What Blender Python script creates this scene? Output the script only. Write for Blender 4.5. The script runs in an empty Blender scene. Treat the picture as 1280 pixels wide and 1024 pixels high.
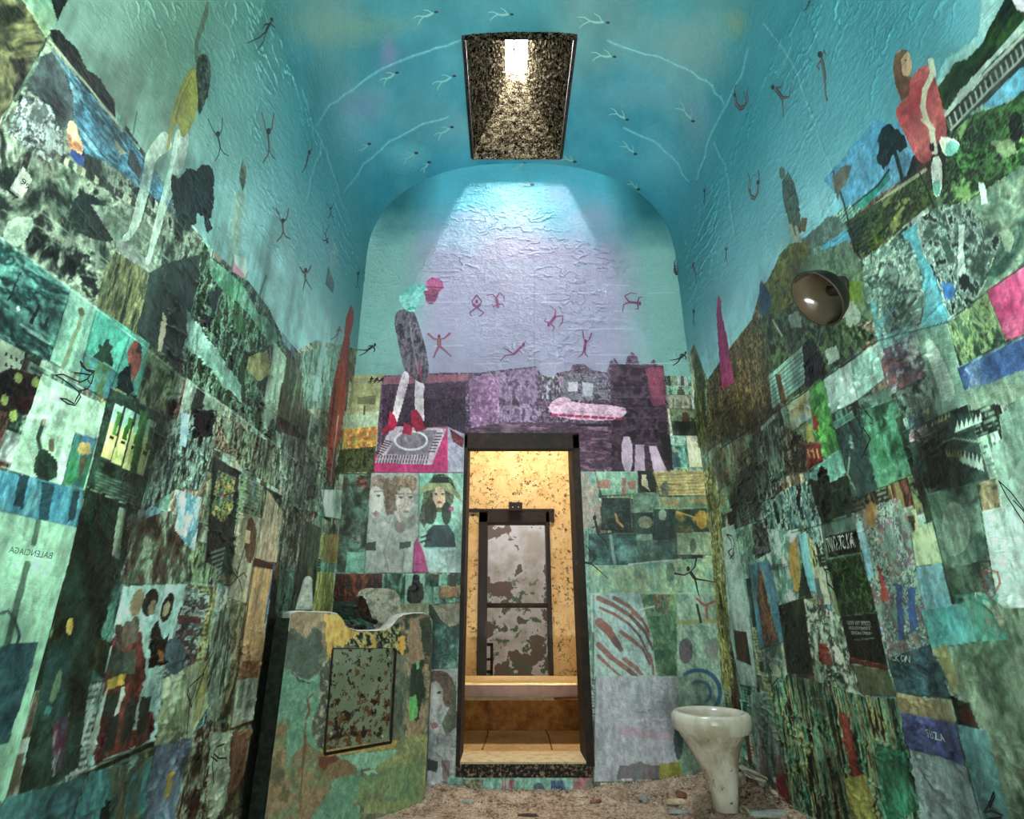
import bpy, bmesh, math, random
import numpy as np
from math import radians as R, sin, cos, pi
from mathutils import Vector, Matrix
random.seed(7); RNG = np.random.default_rng(11)
SC = bpy.context.scene; COL = SC.collection

# ------------------------------------------------ camera, world, lights, exposure
HW, D = 1.2, 3.6                     # half width of the cell, distance of the end wall
FPX, TH, PX0, PY0 = 690.0, R(20.5), 632.0, 512.0
CAM = Vector((-0.12, 0.0, 0.92))
cd = bpy.data.cameras.new('camera'); cam = bpy.data.objects.new('camera', cd); COL.objects.link(cam)
cd.sensor_width = 36; cd.lens = FPX*36/1280; cd.shift_x = (640-PX0)/1280
cd.clip_start = .02
cam.location = CAM; cam.rotation_euler = (pi/2+TH, 0, 0); SC.camera = cam
SC.view_settings.view_transform = 'Standard'; SC.view_settings.look = 'None'
SC.view_settings.gamma = 1; SC.view_settings.use_curve_mapping = False
SC.view_settings.exposure = 0.0
SC.cycles.diffuse_bounces = 3; SC.cycles.max_bounces = 8
wd = bpy.data.worlds.new('overcast_sky'); SC.world = wd; wd.use_nodes = True
bg = wd.node_tree.nodes['Background']; bg.inputs[0].default_value = (1, .985, .95, 1); bg.inputs[1].default_value = 200.0
SKX, SKH, SKN, SKF, SLH, SLW = -.03, .36, 2.49, 3.48, 4.34+.92, .09   # skylight: centre, half width, near, far, slit height, slit half width
def area(name, loc, rot, sx, sy, power, col, spread=180, portal=False):
    l = bpy.data.lights.new(name, 'AREA'); l.shape = 'RECTANGLE'; l.size = sx; l.size_y = sy
    l.energy = power; l.color = col; l.spread = R(spread)
    l.cycles.is_portal = portal
    o = bpy.data.objects.new(name, l); COL.objects.link(o); o.location = loc; o.rotation_euler = rot; return o
area('skylight_portal', (SKX, (SKN+SKF)/2, SLH+.005), (0, 0, 0), 2*SLW, SKF-SKN, 1, (1, 1, 1), portal=True)
# added fill light behind the camera, in place of an entrance opening
area('entrance_daylight', (-.1, -1.3, 1.15), (R(80), 0, 0), 1.5, 2.0, 17, (1, .98, .92), 110)
# warm lamp in the corridor beyond the end door, and the lamp of the room behind it
area('corridor_lamp', (.1, 4.55, 2.97), (R(4), 0, 0), 1.2, .25, 34, (1, .86, .66))
area('far_room_lamp', (0, 5.75, 2.9), (R(10), 0, 0), .8, .4, 26, (.95, .97, 1))

# ------------------------------------------------ small helpers
def hexc(h): return np.array([int(h[i:i+2], 16)/255 for i in (0, 2, 4)])
def lin(c): c = np.asarray(c, float); return np.where(c <= .04045, c/12.92, ((np.clip(c, 0, None)+.055)/1.055)**2.4)
def tag(o, label=None, cat=None, group=None, kind=None):
    if label: o['label'] = label
    if cat: o['category'] = cat
    if group: o['group'] = group
    if kind: o['kind'] = kind
    return o
def empty(name, loc, label, cat, group=None):
    o = bpy.data.objects.new(name, None); COL.objects.link(o); o.location = loc; o.empty_display_size = .05
    return tag(o, label, cat, group)
def link(name, me, m=None, parent=None, kind=None):
    o = bpy.data.objects.new(name, me); COL.objects.link(o)
    if m: me.materials.append(m)
    if parent:
        o.parent = parent; o.location = -parent.location
    if kind: o['kind'] = kind
    return o
def obj(name, bm, m, parent=None, smooth=False, kind=None):
    me = bpy.data.meshes.new(name); bm.normal_update(); bm.to_mesh(me); bm.free()
    if smooth:
        me.polygons.foreach_set('use_smooth', [True]*len(me.polygons))
    return link(name, me, m, parent, kind)
def box(bm, x0, x1, y0, y1, z0, z1, bev=0):
    r = bmesh.ops.create_cube(bm, size=1)
    for v in r['verts']:
        v.co = Vector((x0+(x1-x0)*(v.co.x+.5), y0+(y1-y0)*(v.co.y+.5), z0+(z1-z0)*(v.co.z+.5)))
    if bev:
        es = {e for v in r['verts'] for e in v.link_edges}
        bmesh.ops.bevel(bm, geom=list(es), offset=bev, segments=2, affect='EDGES', profile=.6)
def tube(bm, pts, rad, n=10, cap=True):
    pts = [Vector(p) for p in pts]; rings = []
    rad = rad if hasattr(rad, '__len__') else [rad]*len(pts)
    for i, p in enumerate(pts):
        d = (pts[min(i+1, len(pts)-1)]-pts[max(i-1, 0)]).normalized()
        a = d.orthogonal().normalized() if i == 0 else (a-d*a.dot(d)).normalized()
        b = d.cross(a)
        rings.append([bm.verts.new(p+(a*cos(t)+b*sin(t))*rad[i]) for t in [2*pi*k/n for k in range(n)]])
    for r0, r1 in zip(rings, rings[1:]):
        for k in range(n): bm.faces.new((r0[k], r0[(k+1) % n], r1[(k+1) % n], r1[k]))
    if cap:
        bm.faces.new(rings[0][::-1]); bm.faces.new(rings[-1])

# ------------------------------------------------ materials (all node based)
class NT:
    def __init__(s, name):
        s.m = bpy.data.materials.new(name); s.m.use_nodes = True; s.t = s.m.node_tree; s.b = s.t.nodes['Principled BSDF']
    def n(s, ty, **kw):
        o = s.t.nodes.new('ShaderNode'+ty)
        for k, v in kw.items():
            if k in o.inputs: o.inputs[k].default_value = v
            else: setattr(o, k, v)
        return o
    def l(s, a, b): s.t.links.new(a, b)
    def noise(s, scale, detail=4, rough=.6, vec=None, dist=0):
        o = s.n('TexNoise', Scale=scale, Detail=detail, Roughness=rough, Distortion=dist)
        if vec is not None: s.l(vec, o.inputs['Vector'])
        return o.outputs['Fac']
    def ramp(s, fac, stops, mode='LINEAR'):
        o = s.n('ValToRGB'); r = o.color_ramp; r.interpolation = mode
        while len(r.elements) < len(stops): r.elements.new(.5)
        for e, (p, c) in zip(r.elements, stops):
            e.position = p
            e.color = (*lin(hexc(c)), 1) if isinstance(c, str) else (c, c, c, 1)
        s.l(fac, o.inputs[0]); return o.outputs[0]
    def mix(s, f, a, b, mode='MIX'):
        o = s.n('Mix', data_type='RGBA', blend_type=mode)
        for i, v in ((0, f), (6, a), (7, b)):
            if hasattr(v, 'is_linked') or hasattr(v, 'links'): s.l(v, o.inputs[i])
            elif i == 0: o.inputs[0].default_value = v
            else: o.inputs[i].default_value = (*lin(hexc(v)), 1) if isinstance(v, str) else (v, v, v, 1)
        return o.outputs[2]
    def math(s, op, a, b=0):
        o = s.n('Math', operation=op)
        for i, v in enumerate((a, b)):
            if isinstance(v, (int, float)): o.inputs[i].default_value = v
            else: s.l(v, o.inputs[i])
        return o.outputs[0]
    def pos(s, sc=(1, 1, 1)):
        g = s.n('NewGeometry'); m = s.n('Mapping'); s.l(g.outputs['Position'], m.inputs[0]); m.inputs['Scale'].default_value = sc
        return m.outputs[0]
    def bump(s, h, strength=.4, dist=.01):
        o = s.n('Bump', Strength=strength, Distance=dist); s.l(h, o.inputs['Height'])
        s.l(o.outputs[0], s.b.inputs['Normal'])
    def done(s, col=None, rough=.6, metal=0, spec=.5):
        if col is not None:
            if isinstance(col, str): s.b.inputs['Base Color'].default_value = (*lin(hexc(col)), 1)
            else: s.l(col, s.b.inputs['Base Color'])
        if isinstance(rough, (int, float)): s.b.inputs['Roughness'].default_value = rough
        else: s.l(rough, s.b.inputs['Roughness'])
        s.b.inputs['Metallic'].default_value = metal
        s.b.inputs['Specular IOR Level'].default_value = spec
        return s.m
def simple(name, cols, scale=8, rough=.7, bump=.3, dist=.004, metal=0, detail=6):
    t = NT(name); p = t.pos(); f = t.noise(scale, detail, .65, p)
    k = len(cols); c = t.ramp(f, [(.3+.4*i/max(1, k-1), x) for i, x in enumerate(cols)])
    f2 = t.noise(scale*9, 4, .7, p); c = t.mix(.35, c, t.ramp(f2, [(.35, .25), (.65, .9)]), 'OVERLAY')
    t.bump(t.math('ADD', f, t.math('MULTIPLY', f2, .5)), bump, dist)
    return t.done(c, rough, metal)
M = {}
def painted_mat():
    """decoupage paint: pigments come from the mesh's 'paint' attribute, fine print grain and varnish wrinkles are nodes"""
    t = NT('varnished_paper_collage'); p = t.pos()
    a = t.n('Attribute', attribute_name='paint'); c = a.outputs['Color']
    g1 = t.noise(46, 6, .8, p); g2 = t.noise(190, 3, .7, p)
    dt = t.n('Attribute', attribute_name='detail').outputs['Fac']
    gr = t.ramp(t.math('ADD', t.math('MULTIPLY', g1, .6), t.math('MULTIPLY', g2, .4)), [(.38, .12), (.5, .5), (.62, .93)])
    c = t.mix(t.math('ADD', t.math('MULTIPLY', dt, .46), .06), c, gr, 'OVERLAY')
    # wrinkles: thin warped ridges plus soft plaster relief
    wv = t.noise(3.2, 3, .5, p, 1.2); ab = t.math('ABSOLUTE', t.math('SUBTRACT', t.noise(9, 4, .6, t.pos((1, 1, 2.2)), .6), .5))
    rid = t.math('MULTIPLY', t.math('SMOOTH_MIN', t.math('MULTIPLY', ab, 14), 1), -1)
    h = t.math('ADD', t.math('ADD', t.math('MULTIPLY', rid, .22), t.math('MULTIPLY', t.noise(26, 5, .6, p), .9)), wv)
    t.bump(h, .26, .02)
    return t.done(c, t.math('ADD', t.math('MULTIPLY', g1, .3), .28), 0, .45)
M['wall'] = painted_mat()
# ------------------------------------------------ room shell canvases
ST, CT = sin(TH), cos(TH)
def project(P):
    x = P[..., 0]-CAM.x; y = P[..., 1]-CAM.y; z = P[..., 2]-CAM.z
    zc = y*CT+z*ST; up = z*CT-y*ST
    ok = zc > .15; zc = np.where(ok, zc, 1)
    return np.where(ok, PX0+FPX*x/zc, -9999), np.where(ok, PY0-FPX*up/zc, -9999)
SPR, VB, VN = 3.50, .96, 2.35           # spring height of the vault, its rise, its roundness
def vprof(t): return HW*np.sign(np.cos(t))*np.abs(np.cos(t))**(2/VN), SPR+VB*np.abs(np.sin(t))**(2/VN)
def arch_z(x): return SPR+VB*np.clip(1-(np.abs(x)/HW)**VN, 0, 1)**(1/VN)
def depths(y0, px, off, step, extra=()):
    """depth samples so that each is about px pixels apart seen at lateral distance off"""
    ys = [y0]
    while ys[-1] < D:
        zc = max(ys[-1]*CT, .75); ys.append(ys[-1]+min(step, max(.0025, px*zc*zc/(FPX*off*CT))))
    ys[-1] = D; return np.unique(np.array([y for y in ys if all(abs(y-e) > .001 for e in extra)]+list(extra)))
def seg(*ab):                            # seg(a, b, n, c, m, d ...) piecewise linspace
    out = []
    for i in range(0, len(ab)-2, 2): out += list(np.linspace(ab[i], ab[i+2], max(2, int(round((ab[i+2]-ab[i])/ab[i+1]))+1)))[:-1]
    return np.array(out+[ab[-1]])
QF = 1.0   # grid coarseness
DX0, DX1, DZ0, DZ1 = -.388, .368, .085, 2.08       # doorway in the end wall (left, right, sill bottom, lintel top)
class Canvas:
    def __init__(s, name, P, U, V, nrm, flip=False):
        s.name, s.P, s.U, s.V, s.nrm, s.flip = name, P, U, V, nrm, flip
        s.PX, s.PY = project(P); s.RGB = np.full(P.shape, .5); s.ID = np.full(P.shape[:2], -1, int)
        s.DT = np.full(P.shape[:2], .5); s.keep = np.ones((P.shape[0]-1, P.shape[1]-1), bool)
        s.REL = np.zeros(P.shape[:2])
        s.fu, s.fv = s.U.ravel(), s.V.ravel()
def mk(name, A, B, f, nrm, flip=False):
    a, b = np.meshgrid(A, B, indexing='ij'); P = np.stack(f(a, b), -1); return Canvas(name, P, a, b, nrm, flip)
Y0 = -1.0
yl = depths(Y0, 1.25*QF, 1.08, .014); yr = depths(Y0, 1.25*QF, 1.32, .014); zz = seg(-.05, .0042*QF, SPR)
CL = mk('wall_left', yl, zz, lambda a, b: (a*0-HW, a, b), (1, 0, 0))
CR = mk('wall_right', yr, zz, lambda a, b: (a*0+HW, a, b), (-1, 0, 0), True)
xb = seg(-HW, .0052*QF, DX0, .0052*QF, DX1, .0052*QF, HW); zb = seg(-.05, .0052*QF, DZ0, .0052*QF, DZ1, .0052*QF, SPR+VB+.03)
CB = mk('wall_back', xb, zb, lambda a, b: (a, a*0+D, b), (0, -1, 0), True)
xc = (xb[1:]+xb[:-1])/2; zc_ = (zb[1:]+zb[:-1])/2
CB.keep &= ~(((xc > DX0) & (xc < DX1))[:, None] & ((zc_ > DZ0) & (zc_ < DZ1))[None, :])
CB.keep &= zc_[None, :] < arch_z(xc)[:, None]+.03
# vault: equal steps along the profile, with the skylight edges as exact grid lines
tt = np.linspace(0, pi, 4001); vx, vz = vprof(tt); vs = np.concatenate([[0], np.cumsum(np.hypot(np.diff(vx), np.diff(vz)))])
def s_at_x(x): return np.interp(-x, -vx[1000:3001], vs[1000:3001])
sa, sb = s_at_x(SKX+SKH), s_at_x(SKX-SKH)
vv = seg(0, .0075*QF, sa, .0075*QF, sb, .0075*QF, vs[-1]); yv = seg(Y0, .03, .4, .0075*QF, SKN, .0075*QF, SKF, .0075*QF, D)
def fv(a, b): return (np.interp(a, vs, vx), b, np.interp(a, vs, vz))
CV = mk('ceiling', vv, yv, fv, None)
vc = (vv[1:]+vv[:-1])/2; yc = (yv[1:]+yv[:-1])/2
CV.keep &= ~(((vc > sa) & (vc < sb))[:, None] & ((yc > SKN) & (yc < SKF))[None, :])
CANV = [CL, CR, CB, CV]
def ray(px, py):
    d = Vector(((px-PX0)/FPX, CT-(PY0-py)/FPX*ST, ST+(PY0-py)/FPX*CT)); return d
def hit(px, py):
    """where the sight line of a photo pixel meets the room shell: (point, inward normal)"""
    d = ray(px, py); c = []
    if d.y > 0: c.append(((D-CAM.y)/d.y, Vector((0, -1, 0))))
    if d.x < 0: c.append(((-HW-CAM.x)/d.x, Vector((1, 0, 0))))
    if d.x > 0: c.append(((HW-CAM.x)/d.x, Vector((-1, 0, 0))))
    t, n = min(c, key=lambda q: q[0]); p = CAM+d*t
    if p.z > arch_z(p.x)-1e-6 and p.z > SPR:
        lo, hi = 0, t
        for _ in range(40):
            m = (lo+hi)/2; q = CAM+d*m
            if q.z > SPR and q.z > arch_z(q.x): hi = m
            else: lo = m
        p = CAM+d*lo; e = 1e-3; g = (float(arch_z(p.x+e))-float(arch_z(p.x-e)))/(2*e); n = Vector((g, 0, -1)).normalized()
    return p, n
def on_y(px, py, y): d = ray(px, py); return CAM+d*((y-CAM.y)/d.y)
def on_z(px, py, z): d = ray(px, py); return CAM+d*((z-CAM.z)/d.z)
def on_x(px, py, x): d = ray(px, py); return CAM+d*((x-CAM.x)/d.x)
# value noise
def vnoise(x, y, seed):
    xi = np.floor(x).astype(np.int64); yi = np.floor(y).astype(np.int64); fx = x-xi; fy = y-yi
    fx = fx*fx*(3-2*fx); fy = fy*fy*(3-2*fy)
    def h(a, b):
        n = (a*374761393+b*668265263+seed*1442695041) & 0xffffffff; n = ((n ^ (n >> 13))*1274126177) & 0xffffffff
        return ((n ^ (n >> 16)) & 0xffff)/65535.
    return (h(xi, yi)*(1-fx)+h(xi+1, yi)*fx)*(1-fy)+(h(xi, yi+1)*(1-fx)+h(xi+1, yi+1)*fx)*fy
def fbm(x, y, seed, o=4, g=.55):
    s = 0; a = 1; t = 0
    for i in range(o): s = s+a*vnoise(x*2**i, y*2**i, seed+i*17); t += a; a *= g
    return s/t
def tex(cols, U, V, su=9, sv=9, seed=1, con=2.2):
    C = np.array([hexc(c) for c in cols.split()]) if isinstance(cols, str) else cols
    wx = (fbm(U*su*.6, V*sv*.6, seed+71, 2)-.5)*1.1; wy = (fbm(U*su*.6, V*sv*.6, seed+83, 2)-.5)*1.1
    fine = (fbm(U*75, V*42, seed+3, 3, .7)-.5)[..., None]
    if len(C) == 1: return C[0]*(1+.16*(fbm(U*su, V*sv, seed, 3)-.5)[..., None]+.10*fine)
    n = np.clip((fbm(U*su+wx, V*sv+wy, seed, 5, .68)-.5)*con*.95+.5, 0, .9999)*(len(C)-1)
    i = np.clip(n.astype(int), 0, len(C)-2); f = (n-i)[..., None]; f = np.clip((f-.5)*1.15+.5, 0, 1)
    return (C[i]*(1-f)+C[i+1]*f)*(1+.5*fine*min(1, con/2.5))
def pts(s):
    if not isinstance(s, str): return np.array(s, float)
    return np.array([[float(q) for q in p.split(',')] for p in s.split()])
def inside(poly, X, Y):
    m = np.zeros(X.shape, bool); j = len(poly)-1
    for i in range(len(poly)):
        (x0, y0), (x1, y1) = poly[i], poly[j]
        if y0 != y1: m ^= ((y0 > Y) != (y1 > Y)) & (X < (x1-x0)*(Y-y0)/(y1-y0)+x0)
        j = i
    return m
def smooth(poly, k=2):
    for _ in range(k):
        q = np.roll(poly, -1, 0); poly = np.stack([poly*.75+q*.25, poly*.25+q*.75], 1).reshape(-1, 2)
    return poly
CLIPS = []; _seed = [100]
def P(poly, cols, su=9, sv=9, a=1., con=2.2, dt=None, sm=0, clip=None, frm=None, jag=0, where=None):
    """lay pigment inside an outline; cols are pigments blended by noise (su, sv = grain per metre)"""
    poly = pts(poly)
    if sm: poly = smooth(poly, sm)
    _seed[0] += 1; sd = _seed[0]
    x0, y0 = poly.min(0)-jag; x1, y1 = poly.max(0)+jag
    for c in (where or CANV):
        ii = np.nonzero((c.PX >= x0) & (c.PX <= x1) & (c.PY >= y0) & (c.PY <= y1))
        if not len(ii[0]): continue
        X, Y = c.PX[ii], c.PY[ii]; U, V = c.U[ii], c.V[ii]
        if jag:
            X = X+(fbm(U*30, V*30, sd+5)-.5)*2*jag; Y = Y+(fbm(U*30, V*30, sd+9)-.5)*2*jag
        k = inside(poly, X, Y)
        if not k.any(): continue
        ii = (ii[0][k], ii[1][k]); t = tex(cols, U[k], V[k], su, sv, sd, con)
        al = a
        c.RGB[ii] = c.RGB[ii]*(1-al)+t*al
        if dt is not None: c.DT[ii] = dt
        if clip is not None: c.ID[ii] = clip
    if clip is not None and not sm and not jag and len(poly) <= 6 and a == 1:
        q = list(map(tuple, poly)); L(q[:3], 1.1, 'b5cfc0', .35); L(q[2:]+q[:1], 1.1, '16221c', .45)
def L(line, width, col, a=1., where=None, clip=None):
    """paint a line"""
    p = pts(line); C = hexc(col)
    for (xa, ya), (xb_, yb_) in zip(p, p[1:]):
        for c in (where or CANV):
            r = width
            ii = np.nonzero((c.PX >= min(xa, xb_)-r) & (c.PX <= max(xa, xb_)+r) & (c.PY >= min(ya, yb_)-r) & (c.PY <= max(ya, yb_)+r))
            if not len(ii[0]): continue
            X, Y = c.PX[ii], c.PY[ii]; dx, dy = xb_-xa, yb_-ya; t = np.clip(((X-xa)*dx+(Y-ya)*dy)/(dx*dx+dy*dy+1e-9), 0, 1)
            d = np.hypot(X-xa-t*dx, Y-ya-t*dy); al = np.clip((width/2+.5-d), 0, 1)*a
            c.RGB[ii] = c.RGB[ii]*(1-al[:, None])+C*al[:, None]
            if clip is not None: kk = al > .3; c.ID[(ii[0][kk], ii[1][kk])] = clip
def newclip(name, label, cat, group=None): CLIPS.append((name, label, cat, group)); return len(CLIPS)-1
def quadmesh(name, P3, keep, rgb, dt, m, flip):
    idx = -np.ones(P3.shape[:2], int); use = np.zeros(P3.shape[:2], bool)
    use[:-1, :-1] |= keep; use[1:, :-1] |= keep; use[:-1, 1:] |= keep; use[1:, 1:] |= keep
    n = use.sum(); idx[use] = np.arange(n)
    f = np.stack([idx[:-1, :-1][keep], idx[1:, :-1][keep], idx[1:, 1:][keep], idx[:-1, 1:][keep]], 1)
    if flip: f = f[:, ::-1]
    me = bpy.data.meshes.new(name); me.vertices.add(n); me.vertices.foreach_set('co', P3[use].astype(np.float32).ravel())
    me.loops.add(len(f)*4); me.loops.foreach_set('vertex_index', f.astype(np.int32).ravel())
    me.polygons.add(len(f)); me.polygons.foreach_set('loop_start', np.arange(0, len(f)*4, 4, dtype=np.int32))
    me.update(calc_edges=True)
    at = me.attributes.new('paint', 'FLOAT_COLOR', 'POINT'); q = np.ones((n, 4), np.float32); q[:, :3] = lin(np.clip(rgb[use], 0, 1))
    at.data.foreach_set('color', q.ravel())
    at = me.attributes.new('detail', 'FLOAT', 'POINT'); at.data.foreach_set('value', dt[use].astype(np.float32))
    me.polygons.foreach_set('use_smooth', np.ones(len(f), bool)); me.materials.append(m)
    return me
# ------------------------------------------------ the mural and the collage
def C(label, name='pasted_picture', cat='picture', group=None): return newclip(name, label, cat, group)
def F(label): return C(label, 'pasted_figure', 'cutout')
# painted sky: vault and upper walls
for c in (CV,):
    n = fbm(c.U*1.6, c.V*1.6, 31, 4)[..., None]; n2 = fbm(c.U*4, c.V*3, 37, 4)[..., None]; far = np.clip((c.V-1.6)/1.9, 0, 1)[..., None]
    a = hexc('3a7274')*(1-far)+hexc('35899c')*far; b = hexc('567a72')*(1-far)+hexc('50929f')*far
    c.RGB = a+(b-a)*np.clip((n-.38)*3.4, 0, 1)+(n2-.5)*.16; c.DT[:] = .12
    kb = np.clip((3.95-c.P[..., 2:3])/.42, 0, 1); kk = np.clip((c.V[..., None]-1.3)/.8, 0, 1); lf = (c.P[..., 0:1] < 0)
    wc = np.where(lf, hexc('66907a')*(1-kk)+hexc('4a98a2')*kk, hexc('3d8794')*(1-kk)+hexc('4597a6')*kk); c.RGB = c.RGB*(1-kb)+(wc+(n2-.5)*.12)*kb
for c in (CL, CR):
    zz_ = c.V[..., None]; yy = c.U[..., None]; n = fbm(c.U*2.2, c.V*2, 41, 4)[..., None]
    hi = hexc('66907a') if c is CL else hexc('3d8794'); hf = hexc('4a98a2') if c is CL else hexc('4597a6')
    lo = hexc('88c0c2') if c is CL else hexc('86c8d6')  # pale horizon of the painted sky, lifted further to paint in skylight
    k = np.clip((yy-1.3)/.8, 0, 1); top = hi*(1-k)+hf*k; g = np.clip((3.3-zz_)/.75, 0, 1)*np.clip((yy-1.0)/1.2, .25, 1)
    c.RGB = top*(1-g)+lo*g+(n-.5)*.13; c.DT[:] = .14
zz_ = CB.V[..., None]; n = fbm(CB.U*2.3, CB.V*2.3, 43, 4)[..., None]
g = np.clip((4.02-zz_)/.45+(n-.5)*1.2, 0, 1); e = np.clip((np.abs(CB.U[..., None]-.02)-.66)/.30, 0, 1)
CB.RGB = (hexc('4aa6bc')*(1-g)+hexc('8f90ac')*g)*(1-e)+(hexc('1c565e')*(1-g)+hexc('76a8a4')*g)*e+(n-.5)*.08; CB.DT[:] = .16  # upper side corners painted darker to deepen their shade
for (x, y, r, q, col) in ((450, 130, 42, 26, '6e86a0'), (485, 66, 14, 26, '8a7aa0'), (440, 165, 28, 34, '74a5b2'), (430, 35, 90, 26, '75907c'), (860, 60, 60, 50, '6b8a86'), (800, 120, 70, 22, '5f8f98'), (870, 150, 20, 40, '6f8a98'), (830, 200, 40, 45, '62a5b0'), (920, 30, 16, 22, '87906c'), (505, 195, 30, 22, '68b5be'), (650, 235, 50, 22, '58c5dc'), (600, 275, 40, 16, '8f9fc0'), (700, 245, 30, 20, '8fa5c5'), (740, 270, 46, 30, '97a5bf'), (560, 300, 50, 18, '93b0c8'), (120, 120, 60, 60, '739a84'), (210, 60, 60, 40, '62887a')):
    for k in (1.0, .8, .6, .4, .2):
        P([(x+r*k*cos(t)*(1+.15*sin(3*t+x)), y+q*k*sin(t)) for t in np.linspace(0, 6.1, 22)], col, a=.17, jag=5)
for s in ('378,112 385,135 392,158 402,175 398,195 388,225 383,255', '395,158 412,132 440,112 470,90 500,76 545,60 577,50', '402,178 410,195 416,212 425,240', '430,240 455,205 487,178 530,155 560,146',
          '935,62 925,95 915,120 905,140 890,165 880,195 872,225', '905,130 890,108 865,90 835,75 790,62 760,52', '893,178 905,205 912,240 918,300', '780,160 815,175 840,195 860,228', '955,30 990,75 1010,130 1030,190 1042,215'):
    q = pts(s); L(q+[1.5, 1], 3.5, '3c7f88', .25); q2 = np.array([q[0]+(q[-1]-q[0])*0]+[a+(b-a)*t+[random.uniform(-1.5, 1.5), random.uniform(-1.5, 1.5)] for a, b in zip(q, q[1:]) for t in (.33, .66, 1)]); L(q2, 1.2, '9cd4d8', .7); L(q2, 4, '7fc0c8', .16)
# ---- filler collage: pages in rows, as they hang on the walls
PAL = ['16241d 2f463a 64836e', '7fae9c a3cdbb 5c8a7a', '2c625a 55988a 88c2b0', '565c34 8f9358 bfc08c 39442c', '4c2a22 8b5444 37382e', 'a5aa8e c9cbb0 7c8470', '465a51 76907f a3b9a9', '30586c 6395a8 94bfc6',
       '8f7a62 5c5244 b5a78c', '0e1511 27332a 566757', '3c5544 6c8a6a 92ac80 24362c', '5f8f7c 8cb8a0 3a5f50', '7c8f8c a8b8b6 566863', '22362c 6f8b60 a8a062', '6a5a48 33443a 98a890']
LNE = [(0, 0), (0, 0)]
def filler(c, region, rowh, wmin, wmax, ph):
    reg = inside(pts(region), c.PX, c.PY); rs = random.Random(hash(c.name) % 1000 if 0 else len(c.name)*7+3)
    z = ph
    while z < 3.6:
        h = rowh*rs.uniform(.85, 1.2); u = c.U.min()-rs.uniform(0, .1)
        while u < c.U.max():
            w_ = rs.uniform(wmin, wmax); m = reg & (c.U >= u) & (c.U < u+w_) & (c.V >= z) & (c.V < z+h)
            if m.any():
                sub = [(0, 1, 0, 1)]
                if rs.random() < .6: q = rs.uniform(.3, .7); sub = [(0, 1, 0, q), (0, 1, q, 1)] if rs.random() < .6 else [(0, q, 0, 1), (q, 1, 0, 1)]
                for (a0, a1, b0, b1) in sub:
                    mm = m & (c.U >= u+a0*w_) & (c.U < u+a1*w_) & (c.V >= z+b0*h) & (c.V < z+b1*h)
                    if not mm.any(): continue
                    ii = np.nonzero(mm); U, V = c.U[ii], c.V[ii]; pal = rs.choice(PAL); C_ = np.array([hexc(x) for x in pal.split()])
                    ks = rs.choice([(14, 6), (30, 9), (22, 22), (45, 16), (10, 10), (60, 20)])
                    C_ = np.clip(C_*rs.uniform(.8, 1.12), 0, 1)
                    c.RGB[ii] = tex(C_, U, V, ks[0], ks[1], rs.randint(1, 9999), rs.uniform(1.8, 3.4)); c.DT[ii] = rs.uniform(.35, .8)
                    pu, pv = u+(a0+a1)/2*w_, z+b0*h; ww, hh = (a1-a0)*w_, (b1-b0)*h; kind = rs.random()
                    if kind < .45:           # a standing figure printed on the page
                        o = rs.uniform(-.15, .15)*ww; bx = (U-pu-o)/ww; by = (V-pv)/hh; col = hexc(rs.choice(['141c18', '6a2f2a', 'b5a58c', '2f4a5a', 'c5cfc0', '3c2c24', '8a8f50']))
                        body = (np.abs(bx) < .10+.12*np.clip(.75-by, 0, .6)) & (by < .72); head = (bx/.11)**2+((by-.82)/.10)**2 < 1
                        for k, cc in ((body, col), (head, hexc('a08a70') if rs.random() < .6 else col)):
                            jj = (ii[0][k], ii[1][k]); c.RGB[jj] = c.RGB[jj]*.3+cc*.7
                    elif kind < .62:         # rows of print
                        k = (np.sin((V-pv)*2*pi/.016) > .2) & (np.abs((U-pu)/ww) < .4) & (vnoise(U*160, V*62, 5) > .35)
                        jj = (ii[0][k], ii[1][k]); c.RGB[jj] = c.RGB[jj]*.55+(hexc('10201a') if C_.mean() > .4 else hexc('b5c8b8'))*.45
                    k = (U-u-a0*w_ < .005) | (V-pv < .005); jj = (ii[0][k], ii[1][k]); c.RGB[jj] = c.RGB[jj]*.6+hexc(rs.choice(['b5d5c8', '15201a']))*.4
            u += w_
        z += h
filler(CL, '-9000,3000 -9000,-400 20,-30 62,40 145,140 210,235 252,300 300,345 352,420 372,438 395,425 460,440 460,3000', .24, .10, .24, -.02)
filler(CR, '850,3000 850,470 868,430 885,475 905,445 940,400 950,365 985,312 1040,272 1060,255 1150,170 1185,130 1225,70 1280,-10 1280,-400 9000,-400 9000,3000', .23, .10, .24, -.04)
filler(CB, '300,3000 300,470 1000,470 1000,3000', .20, .10, .19, -.03)
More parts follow.
